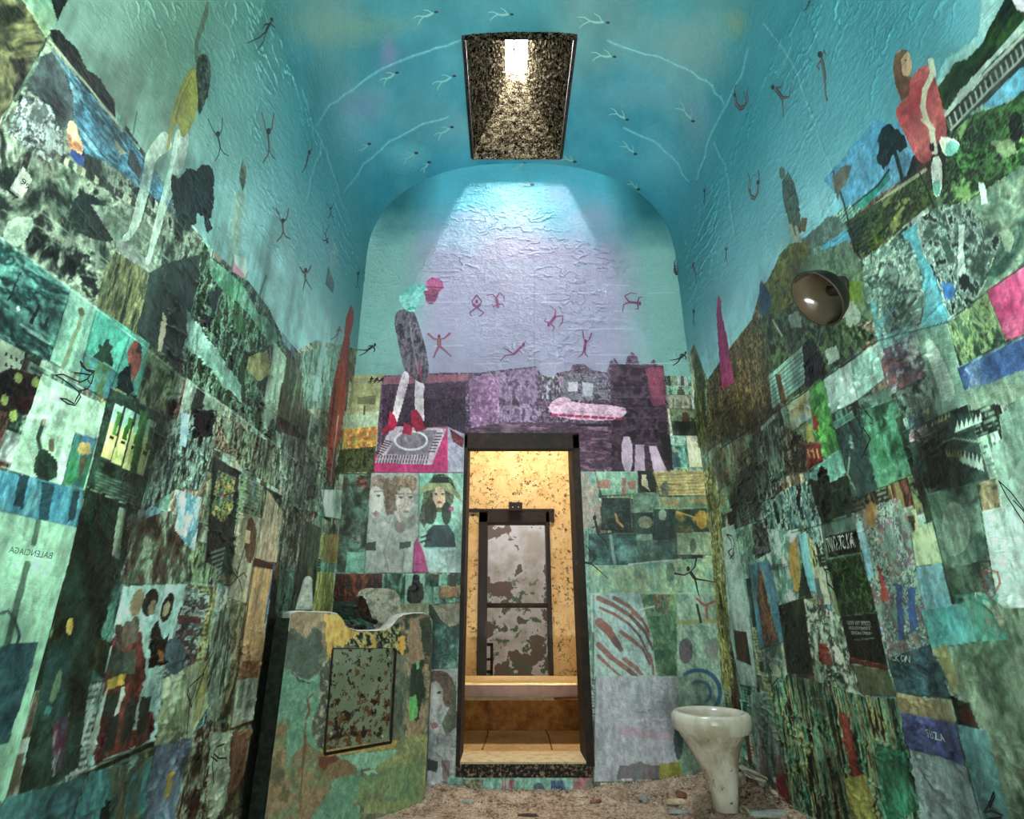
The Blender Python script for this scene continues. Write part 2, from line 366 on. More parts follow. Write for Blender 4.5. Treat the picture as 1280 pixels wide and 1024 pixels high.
def scraps(c, region, n, sd):
    reg = inside(pts(region), c.PX, c.PY); rs = random.Random(sd); U1, U2 = .6, (D if c.name != 'wall_back' else HW)
    u_, v_ = c.U[:, 0], c.V[0]
    for _ in range(n):
        u = rs.uniform(c.U.min() if c is CB else .6, U2); z = rs.uniform(.0, 2.7); w_ = rs.choice([.012, .03, .05, .08]); h = rs.choice([.05, .09, .14, .03])
        a0, a1 = np.searchsorted(u_, [u, u+w_]); b0, b1 = np.searchsorted(v_, [z, z+h])
        if a1 <= a0 or b1 <= b0 or not reg[a0:a1, b0:b1].all(): continue
        sl = (slice(a0, a1), slice(b0, b1)); C_ = np.array([hexc(x) for x in rs.choice(PAL+['b8cfc0 8fb0a0 d5e2d0', '8a3a34 3c2a26 b07858', '0c1410 1c2a22 3c4c40', 'b8a458 6c6c34 d0c488']).split()])
        c.RGB[sl] = c.RGB[sl]*.25+.75*tex(C_, c.U[sl], c.V[sl], rs.choice([20, 60]), rs.choice([14, 40]), rs.randint(1, 9999), 3); c.DT[sl] = .8
scraps(CL, '0,420 120,384 222,468 345,520 430,600 420,3000 -9000,3000 -9000,400', 420, 3); scraps(CR, '880,560 1030,474 1285,340 9000,300 9000,3000 850,3000', 420, 4); scraps(CB, '300,3000 300,600 1000,600 1000,3000', 70, 5)
# ---- left wall, upper landscape
P('-40,-40 25,-20 56,48 25,108 -40,210', '2c3322 7a7a50 1a2018 4f5a3c', 12, 8, dt=.6, clip=C('olive jungle picture of dark animals high in the left corner of the photo'))
P('18,-12 60,-8 72,18 64,38 56,48', '2f8f8a 7fb08a a9b060', 5, 20); P('60,-10 84,-2 70,26', '142a1c')
P('57,52 25,118 -10,175 -30,260 0,296 60,340 118,384 222,468 247,345 215,330 262,318 205,232', '2c3a32 5c7461 93a58c 1f2c26', 16, 12, con=3, dt=.85, clip=C('large dark harbour picture with a burning town high on the left wall'))
P('61,60 75,75 145,152 212,240 215,262 185,243 150,217 130,202 105,192 93,157 90,122 80,92', '2f6f90 4f93b0 245a70 6aa5b8', 6, 30, con=3)
P('57,55 80,95 90,120 91,155 78,162 60,140 40,112 28,116', '2f3c3e 4f6062 3a484a', 8, 8, sm=1)
P('28,116 60,132 75,160 80,192 60,202 30,182 5,165', 'a5bab8 3a4a48 c5d5d2 6a7c78', 26, 20, con=4, jag=3)
P('80,155 92,150 100,178 104,190 96,200 84,188', 'b87a48 e5cf90 a8603a', 20, 20, jag=3, sm=1); P('88,186 104,197 101,209 86,196', '2a4a90', jag=2)
P('62,38 72,36 80,48 94,62 108,88 124,98 130,108 143,124 145,150 124,130 100,102 66,54', '101a14 25352a 0c140f', 20, 20, jag=3)
L('60,50 100,98 143,150 152,164', 3, 'b0b58c', .9)
P('140,172 150,184 156,192 148,194', 'b5a878'); P('160,186 168,192 176,214 172,224 158,206', '7a4a38 2f4a58', 20, 20, jag=2); L('170,140 165,170 158,205', 1.3, '3f5254', .9)
for i in range(26):
    x = 70+i*5.2; P([(x, 190+i*3.2), (x+4, 193+i*3.2), (x+3, 203+i*3.1), (x-2, 200+i*3.1)], random.choice(['9fae90', '3a4a3c', '7a7c54', 'b5b890', '22302a']), jag=1.5, a=.8)
L('0,262 85,302 140,338', 2, '7f9a86', .7); L('45,262 120,318 190,372', 1.5, '8aa592', .6); L('165,285 230,345 265,368', 3, '6f857c', .7)
P('85,256 100,240 118,245 135,262 150,292 140,303 112,300 90,286', '222e2a 33443d', 14, 14, sm=2); P('3,288 8,276 24,270 42,272 36,292 20,312 2,300', '86a590 9ab8a0', 14, 14, sm=2, a=.8)
P('27,208 39,224 26,250 11,236', 'c0ccbc b0bfae', 20, 20, clip=C('small pale sign card with two red digits pasted high on the left wall'))
P('112,256 170,262 200,300 200,345 165,335 140,300', '54705f 7a917c 3a5044', 20, 30, dt=.7)
P('142,302 150,298 166,310 186,330 182,342 165,334 145,314', '82928c 70807a'); P('142,314 184,340 176,400 164,424 118,384 128,342', '4a5a40 828556 2f3e30', 50, 8, con=3.2)
P('186,340 216,326 250,318 247,348 222,468 166,424 177,384', '2e3e39 475a52', 6, 6, con=1.5, dt=.35, clip=C('dark grey green plain sheet below the pale feet on the left wall')); P('202,390 207,398 205,420 200,440 195,438 199,412', 'a8a088', jag=1.5)
# woman in yellow
k = F('very tall pasted woman in yellow with long pale legs high on the left wall')
P('205,160 215,180 210,189 193,199 189,225 181,255 173,283 161,300 152,303 150,298 161,286 169,252 178,216 180,195 190,178', '9cc0b0 b2cabb', 9, 9, a=.88, clip=k, sm=1)
P('220,158 237,163 231,200 217,240 208,258 199,290 189,318 186,333 179,329 185,310 191,280 200,248 210,213 215,185', 'a0c2b4 b5cabc', 9, 9, a=.88, clip=k, sm=1)
P('240,82 246,90 248,130 238,160 225,176 222,150 213,165 214,140 225,105', '8c9138 9d9a40 767f38', 14, 14, clip=k, sm=1, a=.9)
L('242,88 228,113 216,148 212,165 208,186', 4.5, 'a89f46', .85, clip=k); L('238,96 226,120 218,150', 1, '3c4a2c', .8)
P('250,65 262,72 263,105 252,138 247,146 246,120 243,85', '141a14 55655a 222a22', 40, 30, con=4, clip=k, sm=1); P('259,-4 261,14 253,38 247,55 246,80 242,76 242,52 251,25', '3f5242 586c58', 20, 9, clip=k, sm=1)
P('215,216 224,224 232,209 245,214 255,204 265,212 267,255 262,275 266,286 258,291 255,272 246,268 239,286 230,290 228,276 218,262 212,240', '16241f 2b403a 101a18', 30, 30, jag=4, clip=C('dark leafy tree cut out beside the pale legs on the left wall', 'pasted_tree', 'cutout'))
k = F('faint hanging woman over a pink cloth on the left wall')
P('303,199 308,212 306,228 303,238 299,222', '7c8452 2c3828', 30, 30, clip=k); P('300,236 308,246 304,262 300,285 299,322 293,322 292,290 288,330 282,332 285,300 290,262 293,244', '8aa690 9cb49c', 9, 9, a=.6, clip=k)
P('290,318 306,324 309,340 304,352 292,334', 'a5c5be', clip=k); P('290,326 305,344 305,359 289,342', 'c47c98', clip=k)
# left wall, middle band
P('252,300 262,320 290,340 310,352 335,385 352,420 358,432 345,460 345,560 300,520 224,466 247,345', '22382a 4a7350 7aa088 1a2a20 35592c', 26, 10, con=3.6, dt=.85)
P('262,322 285,340 305,360 322,392 335,400 350,425 338,432 310,392 280,365 262,345', '7fb5a5 5f9f80 3f8a5a', 30, 10, con=3)
P('232,388 262,430 300,480 302,504 270,472 233,432', '76b0a2 93c5b8', 14, 14, jag=4, a=.9); P('248,395 256,392 264,397 264,406 255,410 249,404', '141c1c'); P('310,446 334,438 337,470 322,476 308,462', 'a8a468 8a8a50', jag=2)
P('289,395 300,392 308,405 305,420 294,415', '2f6a2f 4a8a3a', jag=3, a=.8); L('300,350 292,388', 2, '2f7a4a'); L('332,345 322,375', 2, '2f8a5a')
P('343,428 358,448 346,512 330,542 326,520', '96b29e 7fa08a', 60, 5); P('358,450 386,448 382,540 348,520', '6f7148 4a5c48 8a9a78', 60, 6); P('352,414 371,442 369,448 352,426', '5580a0 8fb0b8')
P('386,436 392,444 390,458 385,456', '9a4048', clip=F('tiny red figure standing where the left wall picture meets the sky')); P('375,440 430,430 425,470 412,510 380,512', '5f8f7c 8ab8a8 4f7058', 50, 8, dt=.7)
P('407,374 414,374 406,440 396,502 389,502 400,440', '9cc2c4', a=.8); P('410,334 418,354 416,366 407,355', '55686c', clip=F('small grey diamond skirted figure high beside the left corner')); P('417,298 421,310 418,332 412,340 412,322', '9cb0a8', a=.7)
P('438,381 442,390 441,405 437,420 434,470 428,540 421,560 416,604 408,606 408,560 410,510 418,470 430,420 432,398', '8a2a2c b03c38 a84e3c', 30, 5, clip=F('tall narrow red figure running down the left corner of the end wall')); L('422,520 412,602', 1.5, 'd5ccd0', .8); L('419,480 411,545', 2, '5a2028', .7)
# left wall, picture row under the harbour
P('-20,280 0,296 87,360 60,452 -20,425', '2a625c 57998e 1c4441 76b4a6', 7, 14, con=3, clip=C('teal picture of a sailing ship at the left edge of the photo'))
for s in ('22,342 25,340 12,372 6,378', '47,380 49,383 38,406 33,404', '58,395 60,398 54,412 50,410'): P(s, '12302e')
L('24,406 60,430', 3, '8ab5a5', .9); L('26,412 56,434', 4, '1c403c', .8); L('20,385 21,387', 4, 'ddf0ee')
P('88,360 120,384 104,440 98,470 60,452', '5c9684 86b8a0', 6, 6, clip=C('pale green sheet with one slim figure right of the ship picture')); L('100,392 96,410 90,420 84,440 77,458', 5, '76865c', .8); L('99,388 100,392', 7, '5c5a44')
k = C('bright turquoise picture with a pavilion roof on the left wall'); P('120,384 163,414 145,468 104,441', '38a892 55bda4', 5, 5, clip=k); P('104,441 145,464 138,502 96,480', '35788e 4a90a0 5f8f50', 20, 20, con=3, clip=k)
P('113,446 122,438 120,430 126,432 131,424 135,424 134,430 140,433 136,440 140,452 138,458 120,450', '2f5540')
k = C('teal picture of a red hooded head right of the pavilion picture'); P('163,414 186,430 172,496 138,482 145,464', '48aa9a 3f8f80', 8, 8, clip=k); P('165,426 172,425 177,434 175,450 172,462 165,478 158,462 158,440', 'a03438 8a4a3a 30403c', 20, 20, con=3, jag=1.5, clip=k); P('146,468 158,456 166,488 160,494 144,484', '1a332e')
P('186,430 224,468 198,540 170,498', '466443 8aa072 2a4432', 40, 12, con=3, dt=.8)
P('-20,420 0,425 30,440 21,474 0,500 -20,500', 'a5c2a5', clip=C('white house front with small dark windows at the left edge'))
for i in range(4):
    for j in range(3): x, y = 4+i*6.5, 440+j*14+i*3; P([(x, y), (x+3, y+1), (x+2, y+6), (x-1, y+5)], '2c4434')
P('12,460 51,470 34,520 -20,510 -20,474', '14201a 49202a 274028', 22, 22, con=3, clip=C('dark picture with round green fruits under the white house front'))
for x, y in ((20, 472), (42, 478), (3, 500), (15, 520)): P([(x+5*cos(t), y+7*sin(t)) for t in np.linspace(0, 6, 12)], 'a0b85a 82a04a', 60, 60)
k = C('pale green magazine sheet of a dark clad man with one arm raised'); P('51,468 108,496 134,508 122,552 104,614 10,588 34,516', '86ba9c a0cfb2 7fb092', 5, 9, con=2, clip=k)
P('43,566 52,560 60,566 72,580 66,603 38,596', '26402f 2f4a40', sm=1, clip=k); L('53,524 45,548 50,568', 5, '2f4a3e', .95); L('54,520 52,530', 3.5, 'a58f70'); L('62,552 62,562', 7, '6a6248')
k = C('small blue picture of a person in a straw hat on the left wall'); P('92,541 120,548 103,613 76,606', '35789e 3f7fa0 38905c', 9, 5, con=3, clip=k); P('95,563 98,553 110,554 112,568 97,568', 'c0a252'); P('98,569 108,570 103,588 96,602', '6c6848')
k = C('blue striped strip with dark legs above the pale handbag advertisement'); P('-20,582 0,587 104,613 95,660 -20,634', '4597ae 3384a2 62adba', 40, 4, con=3, clip=k)
for s in ('22,592 34,595 26,636 14,634', '50,602 66,606 58,652 46,648', '90,612 99,614 92,650 82,652'): P(s, '28505c 1f4450', a=.85, jag=2)
P('34,516 60,520 62,524 32,524', 'a8cdb8'); 
k = C('pale mint handbag advertisement with mirrored lettering, lower left edge'); P('-20,634 95,660 62,784 5,1004 -20,1000', '78b493 8cc4a6 84bb9c', 4, 4, con=1.6, dt=.2, clip=k)
L('46,652 40,680', 7, '4c6e5c', .9); L('32,705 20,752 6,808', 8, '4c6e5c', .9); L('-4,768 8,764 17,776 22,796 19,806', 4, '2c5866', .9); P('-20,812 10,806 46,802 34,850 8,930 -20,936', '28525f 386a70 1f4552', 14, 14, con=3, jag=2)
k = C('dark green advertisement of four upright yellow green bottles on the left wall'); P('136,484 206,520 174,637 107,608', '28483a 3d6150 1f3a2f', 9, 30, con=2.5, dt=.6, clip=k)
for i in range(4):
    x, y = 142+i*13.5, 504+i*6.5; P([(x, y), (x+11, y+5), (x-6, y+72), (x-18, y+67)], 'c8d868 d8e890 b5c850'); P([(x, y), (x+11, y+5), (x+5, y+28), (x-6, y+23)], '7fc0b0 a5d8c0'); P([(x+3, y+10), (x+8, y+12), (x+1, y+42), (x-4, y+38)], '3f8a2a 4f9a38', jag=2); P([(x-6, y+40), (x-1, y+42), (x-2, y+46), (x-7, y+44)], '1c3020')
P('174,512 184,516 168,594 160,590', '3f9a3a 4aa540'); 
for i in range(5): L([(118, 590+i*5), (168, 612+i*5)], 1.6, '7fa088', .5)
P('107,610 172,637 160,690 118,800 96,960 60,985 20,1000 66,784 95,660', '14261e 264035 35554a', 10, 10, con=2.6, dt=.55)
P('110,832 120,795 140,805 128,850', '1a2a1e 4f5a38', 50, 14); P('148,634 156,637 152,662 148,700 139,694 143,662', '86a08a 5a7264', 40, 10); P('158,648 168,642 178,655 172,680 160,690', '7a9080 3f5044 a5b0a0', 30, 30, jag=3)
P('160,650 215,640 238,690 225,735 150,730 158,690', '26332c 6a4438 4a6a58 8a9a88', 26, 12, con=3.6, dt=.9, jag=4)
P('205,530 232,512 262,512 268,560 250,615 222,610 178,640', '1c2a24 5a7668 8fae9c 2f4a55', 50, 14, con=3.8, dt=.95)
P('226,515 236,518 232,560 224,556', '7fa8c5 b5d0e0'); P('240,512 270,514 264,545 240,548', '0c120e 201a14', jag=3)
P('219,612 236,617 252,622 247,655 243,690 234,684 218,662 220,640', 'b5dce5 6aacc0 e2f4f4 4f98b0', 16, 10, con=3, jag=2, clip=C('crumpled bright white and sky blue paper scrap on the left wall'))
P('270,515 302,530 297,572 268,560', '8a7a58 3f2a22 c5bd98 5a2f28', 60, 10, con=4, clip=C('small brown picture of crowded bottles on the left wall'))
k = C('dark page with a small multicoloured bouquet on the left wall'); P('267,570 299,590 288,720 256,702', '222f28 364640', 9, 9, clip=k); P('271,588 293,598 287,640 278,655 262,642 266,612', 'c5b858 2f6a45 a8485a 2a4a85 1f3a28 6aa070', 70, 40, con=5, clip=k)
for i in range(7): P([(262+i*1.2, 690+i*6), (280-i, 684+i*6), (280-i, 687+i*6), (262+i, 693+i*6)], '9ab0a5', a=.55)
k = C('picture of a long haired woman left of the tall orange panel'); P('297,640 331,650 319,758 284,748', 'a89a84 8a8a74 bdb49c', 12, 5, con=2.4, clip=k); P('311,644 320,656 319,690 311,708 304,692 306,660', '5c4030 7a5a42', 50, 6, sm=1); P('306,662 312,664 311,680 305,678', 'c5a58a')
P('333,612 353,640 346,704 318,700', 'b09078 c5ac90 8a8a70', 60, 5, con=3, clip=C('rose and cream dress picture above the orange panel')); P('284,750 318,758 300,832 275,900 262,880', '6a7050 8a8a68 3f4a38 a08868', 40, 9, con=3)
P('262,512 350,560 348,612 300,585', '2f4438 6f8a74 9aa888 4a3a30', 46, 9, con=3.6, dt=.9); P('350,540 410,560 400,640 352,636', '3a5246 9ab09c 5a7464', 60, 7, con=3.6, dt=.9)
P('356,632 396,640 382,716 344,706', '24342c 6a3a2e 8aa08c 3f5a4c', 60, 7, con=3.8, dt=.9)
k = C('tall narrow orange panel with a dark red top edge on the left wall'); P('317,704 341,710 323,848 296,846', 'c08c60 d0a472 a8744e', 30, 3, con=2, clip=k); P('318,697 343,705 341,712 317,708', '5f302c', clip=k)
k = C('pale printed sheet with a dark red border below the orange panel'); P('296,846 323,848 315,902 287,912', 'b0bfae a0b09f', 9, 9, clip=k); P('300,850 306,851 300,885 294,886', '7c8f80'); L('287,912 315,902', 3, '6a3230'); L('316,700 300,800 287,912', 1.5, '6a3a34', .9)
P('296,850 300,850 322,845 322,826 302,826', 'b0704c 98583c'); P('290,916 313,910 305,968 290,1000 283,990', 'b07c60 9a6048', 20, 8, clip=C('terracotta red scrap beside the foot of the concrete block'))
P('344,738 356,732 350,770 341,773', '782a68 8c3a78', clip=C('small magenta slip above the concrete block')); L('342,706 330,778', 2.2, '3a64a0', .9)
P('400,612 431,613 428,650 405,646', 'c2dccb a5c8b8', clip=C('pale mint card in the left corner beside the red figure')); P('404,668 426,668 424,704 402,702', 'a07648 8a8a48'); P('392,714 419,717 414,766 386,764', 'a8b070 8a8a38 c5c888', 60, 6, con=3, clip=C('yellow green paper in the corner above the concrete block')); P('380,650 402,660 390,764 362,760', '22342c 4a6a58 7a5a34', 60, 8, con=3.4)
# women in red
k = C('large picture of three women in red and black dress, lower left wall'); P('152,733 232,730 190,927 106,960 128,850', '8cc0c0 a8d4d4 78a8a8', 6, 6, con=2, clip=k)
P('142,780 165,786 176,792 180,840 168,885 190,890 186,926 112,956 126,868', '8a3430 5c3030 9a4038 4a4640', 16, 8, con=3, jag=3)
P('138,818 168,812 165,842 134,846', '45544c 5c6c62', jag=3); P('130,868 152,864 146,892 124,896', '3a4a46'); P('152,780 170,770 172,800 150,812', '5a5f58 7a6050', jag=3)
for x, y, rx, ry, col in ((169, 754, 8, 18, 'a08a68'), (186, 753, 9, 18, '2a3634'), (188, 760, 5, 10, '8a7c62'), (207, 760, 7, 19, '16201c'), (206, 762, 4, 10, 'b0a478')): P([(x+rx*cos(t)-ry*.25*sin(t), y+ry*sin(t)) for t in np.linspace(0, 6, 14)], col, jag=1)
P('184,790 196,776 202,800 210,790 206,830 184,836', '121f1a 1c2c26', jag=2); P('196,812 204,815 202,828 194,826', '7a2a22 c08a3a', 60, 60)
P('132,850 153,842 151,856 132,863', 'c5a63e b8902f'); P('128,868 134,856 120,920 108,950 106,944', 'b8ccc0'); P('150,858 154,860 138,930 132,934', 'b5c8bc'); P('178,852 182,852 168,912 163,912', 'b8cec2')
for s in ('134,896 148,892 140,938 126,942', '156,880 168,884 160,926 148,930', '174,870 188,872 178,918 168,918'): P(s, '34443e', jag=2)
L('98,972 190,930', 5, '1c2e26'); L('98,968 190,926', 1, '8fa898', .8); L('98,977 190,934', 1, '8fa898', .8)
P('231,732 262,742 240,842 200,850', '5a6f70 a5bab8 2f3f44 7a5058', 12, 30, con=3.4, dt=.8); P('222,768 252,772 250,780 220,778', '6a3c3e'); P('214,800 236,800 234,808 212,808', '5c3a3e')
P('202,850 250,826 262,880 238,922 190,934', '8aa490 a8b898 7a8a68', 20, 7, con=2.4, clip=C('pale cream and green page right of the women in red')); P('248,830 262,824 250,900 240,905', 'a59a50 8a9a70'); P('262,780 284,752 290,820 270,905 258,900', '3a4a40 93a896 6a7c70', 50, 7, con=3)
P('206,800 222,796 232,812 228,838 214,846 204,830', '506a78 42586a', sm=1)
k = C('blue and lavender picture with a yellow flower at the bottom left'); P('194,932 238,922 214,1040 172,1040', '5f7c98 7a8fb4 486078', 7, 7, con=2.6, clip=k); P('207,970 215,961 213,988 203,1002', 'b8a03c'); 
P('110,966 190,946 174,1040 84,1040', '55acb4 3a8288 6a7a5c 7ac5cc', 12, 7, con=3, clip=C('turquoise picture with dark ovals at the bottom left')); P('128,1002 135,998 134,1040 118,1040', '24443e', sm=1); P('148,980 158,976 150,1040 140,1040', '8a8a68 4a4a34', 40, 9)
P('8,996 60,984 108,966 84,1040 -20,1040', '35636c 4a8284', 9, 9, clip=C('plain slate blue sheet in the bottom left corner'))
P('238,920 262,900 284,905 262,1040 214,1040', '2c2c24 6a5a48 93a890 4a2c28', 46, 9, con=3.6, dt=.9); P('262,915 288,916 284,1000 258,1040', 'a5b5a0 869a88', 20, 9)
P('74,832 77,846 67,879 58,878', 'a8a862', sm=1); P('57,882 64,884 61,894 54,892', '4ab0c4'); P('83,774 91,772 88,796 81,790', 'b89a4c', sm=1); P('66,905 86,890 76,960 64,972', '3f5f78 7a2a4a 8ab0b8', 60, 9, con=3.4)
P('60,810 90,800 78,900 50,900', '1f3f44 2f585c', a=.6)
P('341,712 352,762 318,1040 296,1040 315,902 326,832', '0b120c 16261a 1f3a26 050806', 30, 8, con=3.4, dt=.8); P('350,700 390,764 352,772 342,776', '2f5248 5a7a68 14221c', 40, 9, con=3)
# ---- end wall
P('440,470 480,468 474,520 434,520', 'a5a478 8f946c b8b488', 8, 20); P('447,497 470,494 469,506 447,505', '666c50'); P('428,520 474,514 472,536 426,538', '96b096 a8c0a4'); L('456,508 455,518', 2, '3a4438')
k = C('small orange and yellow sunset picture left of the pink grate picture'); P('428,536 472,533 470,566 426,566', 'd09846 8a9c50 c06a3c d8b850', 20, 16, con=3, clip=k); P('424,562 470,558 468,591 418,591', '2f3a22 5c6436 1f2818', 40, 30, con=3, jag=2, clip=k)
k = C('big violet tinted mural of a hedge, domed buildings and a boat above the doorway', 'pasted_mural', 'mural')
P('478,470 560,466 600,466 640,461 670,458 676,468 690,476 696,466 712,464 716,456 730,455 740,463 758,466 763,452 768,448 774,455 782,455 784,446 790,440 797,447 799,456 812,455 817,449 823,457 829,457 842,590 560,592 468,590', '4a3448 74607a 2e2030 92809a', 24, 20, con=3.2, dt=.75, clip=k)
P('478,471 584,468 586,476 478,481', '7c4c5c 94606c', 20, 40); P('478,481 582,478 582,545 540,545 478,540', '2e1c30 543c56 1e1220', 60, 40, con=3.4, dt=.8); P('586,475 600,470 622,468 628,500 620,546 588,545', 'aa84ac 7c5480 bc98bc', 30, 30, con=3, jag=3)
P('622,466 672,460 672,546 626,546', '64506c 8e7c9a 4a3650', 30, 20, con=3); P('674,470 700,478 702,500 676,500', 'a8a5b5 5a5464 342e3c', 70, 30, con=4); P('704,466 760,468 760,500 704,500', '5a5464 84808f 3c3644', 40, 40, con=3.5)
P('710,478 722,478 722,490 710,490', 'b5b5c2'); P('728,478 742,480 740,496 728,496', 'a0a0b0'); P('763,455 828,458 838,590 763,590', '2c1e2c 523c50 1e121e', 14, 16, con=2.6); P('806,462 828,458 832,505 816,508', '8c4660 74384e', jag=3)
P('684,512 690,502 702,496 712,498 716,504 780,508 784,518 766,527 700,524', 'b894ae c8a8be 946a8a', 14, 30, con=2.4, sm=1)
for i in range(9): L([(690+i*10, 519+i*.6), (696+i*10, 519+i*.6)], 3, 'a01c50')
P('630,528 764,530 764,588 722,588 722,546 586,546 586,536', '5e4458 462c42 7a5c74', 10, 30, con=2.6); L('722,532 762,532', 3, '1c141c')
P('776,546 790,546 791,590 778,590', 'ac96ae', sm=1); P('794,556 805,556 806,590 793,590', 'a890aa'); P('811,558 820,558 834,590 817,590', 'b09ab2'); P('822,540 838,545 841,588 838,588', '2c2028')
for y in (482, 494, 508, 520, 534, 552, 566): L([(590+y % 20, y), (660+y % 30, y+1)], 1, '9c94a4', .35); L([(770, y+3), (826, y+2)], 1, '7c7480', .35)
P('512,536 560,534 560,591 467,591 468,570', 'ac2864 c03a78', 8, 8, clip=k); P('560,534 583,544 583,591 560,591', '8e90a8 a0a0b4'); P('562,536 580,548 578,560 566,552', '4a2434 7a3848', 60, 60, con=4)
P('490,533 558,536 540,581 469,579 476,560', 'b4a8b8 a298a8'); P('500,538 546,538 536,570 484,568', '8a8290 726a78', 14, 14)
for i in range(18): L([(474+i*3.6, 570), (471.5+i*3.6, 579)], 1.2, '16101a')
for i in range(7): L([(482+i*1.6-i*3.4, 551+i*2.6), (490-i*2.2, 553+i*2.6)], 1.2, '16101a'); L([(546-i*1.6, 542+i*3.8), (553-i*1.6, 542+i*3.8)], 1.2, '16101a')
L('470,574 538,575', 1.2, 'a298a8'); tt_ = np.linspace(0, 2*pi, 30); L(np.stack([514+20*np.cos(tt_), 551+11.5*np.sin(tt_)], 1), 2.4, 'c8c4cc', .9)
k = F('bending woman in a grey pencil skirt, teal blouse and pink cap above the doorway')
P('505,462 513,470 506,495 499,520 494,536 488,532 493,505 499,480', 'd5ccda e0d8e2', clip=k, sm=1); P('520,468 531,478 529,500 531,531 521,533 518,500', 'd8d0dc e4dce6', clip=k, sm=1)
P('497,388 510,386 518,390 525,410 533,438 537,466 533,478 526,480 515,472 505,462 500,440 495,415 492,400', '403c46 6c6876 2f2b34', 30, 14, con=3, clip=k, sm=1); L('511,392 516,430 522,462', 1.5, '8c8894', .6); L('525,452 524,464 527,474', 1.8, 'a0184a', .9)
P('505,386 497,374 506,361 522,354 536,359 531,376 522,388 512,391', '62bab2 88d0c8 4aa09c', 18, 18, clip=k, sm=1); L('530,370 522,386', 5, '74a8a8', .9, clip=k); L('532,366 538,376', 5, '74405c', 1, clip=k)
P([(543+11*cos(t), 357+10*sin(t)) for t in np.linspace(0, 6, 16)], '94446c b0608a', 30, 30, clip=k); P('534,362 546,361 549,368 543,380 535,381 531,372', '8a4c6a 642c4c', 40, 40, clip=k, sm=1); L('533,359 554,360', 1.2, '5a2040')
P('487,514 493,519 497,530 492,538 483,540 479,545 478,538 485,530', 'a0103c b01848', clip=k); P('513,514 521,512 526,520 533,536 521,540 514,530', 'a0103c b01848', clip=k); L('480,543 488,536', 2, '8a0c34'); P('505,528 516,534 514,545 503,542', 'b01848')
# portraits below
k = C('faded grey portrait of two women with curled hair left of the doorway'); P('464,592 524,592 523,716 455,716', 'a2aca6 8a948e b4bcb6', 9, 9, con=2, dt=.3, clip=k)
def oval(x, y, rx, ry, col, a=.9, rot=0, su=40, jag=1, dt=None):
    P([(x+rx*cos(t)*cos(rot)-ry*sin(t)*sin(rot), y+rx*cos(t)*sin(rot)+ry*sin(t)*cos(rot)) for t in np.linspace(0, 6.1, 18)], col, su, su, a=a, jag=jag, con=3, dt=dt)
oval(473, 604, 11, 10, '6f5c50 8c7868 5c4a40', .7, 0, 90, 2); oval(484, 612, 5, 14, '6a564a', .7); oval(470, 625, 10, 17, 'bcbab6', .85); oval(499, 607, 13, 12, '6c5444 9c846c 584438', .8, 0, 90, 3); oval(488, 628, 8, 16, '5c483c 84705c', .8, 0, 90, 3); oval(513, 605, 8, 12, '9c846c 6a5446', .8, 0, 90, 2)
oval(506, 626, 11, 17, 'bab4ae a8a09a', .95); oval(501, 622, 3, 1.5, '5a4e48', .8); oval(513, 622, 3, 1.5, '5a4e48', .8); L('498,618 505,617', 1.4, '6c5a4e', .7); L('509,617 516,618', 1.4, '6c5a4e', .7); L('507,624 505,633 509,634', 1.4, '8a7870', .6); oval(508, 640, 3.6, 1.6, '8a5c58', .8); P('499,632 504,645 512,648 518,640 517,650 506,654 498,645', '8c7c74', a=.5, sm=1); oval(473, 620, 2.8, 1.5, '4c423c', .8); L('468,615 477,614', 1.4, '5c4a40', .7); oval(470, 642, 3, 3, '8c5a5a', .7); oval(500, 658, 7, 8, '7a605a', .6); L('494,640 500,652', 3, 'c5bcb4', .8)
P('462,660 480,650 500,668 522,655 522,716 458,716', 'b0b6b4 9aa29e c2c6c4', 9, 9, a=.7); P('457,679 470,677 470,688 456,689', '3c4a46'); P('499,678 514,677 514,684 499,687', '3c4a46'); L('487,665 480,690 486,714', 2, '7a6a6a', .5); L('505,690 503,714', 2, '6f6262', .5)
k = C('picture of a smiling woman in a wide brimmed hat beside the doorway frame'); P('524,592 581,592 578,716 523,716', '6cb09c 90c0ae 9ac4be', 8, 8, con=2.4, clip=k); P('524,686 577,686 577,716 524,716', '9cc2c2 b0cccc'); P('522,672 530,690 536,716 516,716 518,680', 'b8508a a84078', clip=k)
P('553,592 564,598 570,612 566,628 560,640 543,640 530,660 524,650 530,615 536,604 542,594', '445448 6c7458 35443a', 30, 30, con=3); P('524,610 536,604 550,602 562,604 574,618 578,628 566,618 550,610 534,614 526,618', '9aa478 7f8c62'); P('541,596 560,596 562,604 540,604', '263a34'); oval(549, 622, 8, 13, 'c0a088 cdb098'); oval(545, 618, 1.8, 1.2, '33302a'); oval(553, 618, 1.8, 1.2, '33302a'); oval(549, 628, 3, 1.3, '9a3a3c'); oval(538, 640, 8, 16, '2a302a 4a4a3c', .85); oval(558, 642, 6, 15, '303a32', .85); P('534,664 542,656 560,656 568,668 570,684 530,684', '2f4448 3c545a'); L('527,672 538,668', 2, '1c2a2a'); L('526,678 538,674', 2, '1c2a2a'); oval(565, 636, 3, 3, 'b04a80')
P('430,592 464,592 460,640 456,716 421,716 424,660', '26342c 4a5a48 5c8474', 14, 14, con=3, dt=.7); oval(452, 602, 7, 8, 'a84a3c 2a3028', .9, 0, 60); oval(446, 672, 6, 9, '8f8f88 3a4a44', .9, 0, 80); P('434,690 456,690 455,716 432,716', '7ab0a0 5f9486', 9, 40)
k = C('dark red brown picture above the back of the sink'); P('420,717 478,717 476,772 416,772', '3c1a14 74362a 22120e 8c4a38', 26, 10, con=3.4, dt=.7, clip=k); P('416,752 445,752 445,775 415,775', '22443c 2f5c50')
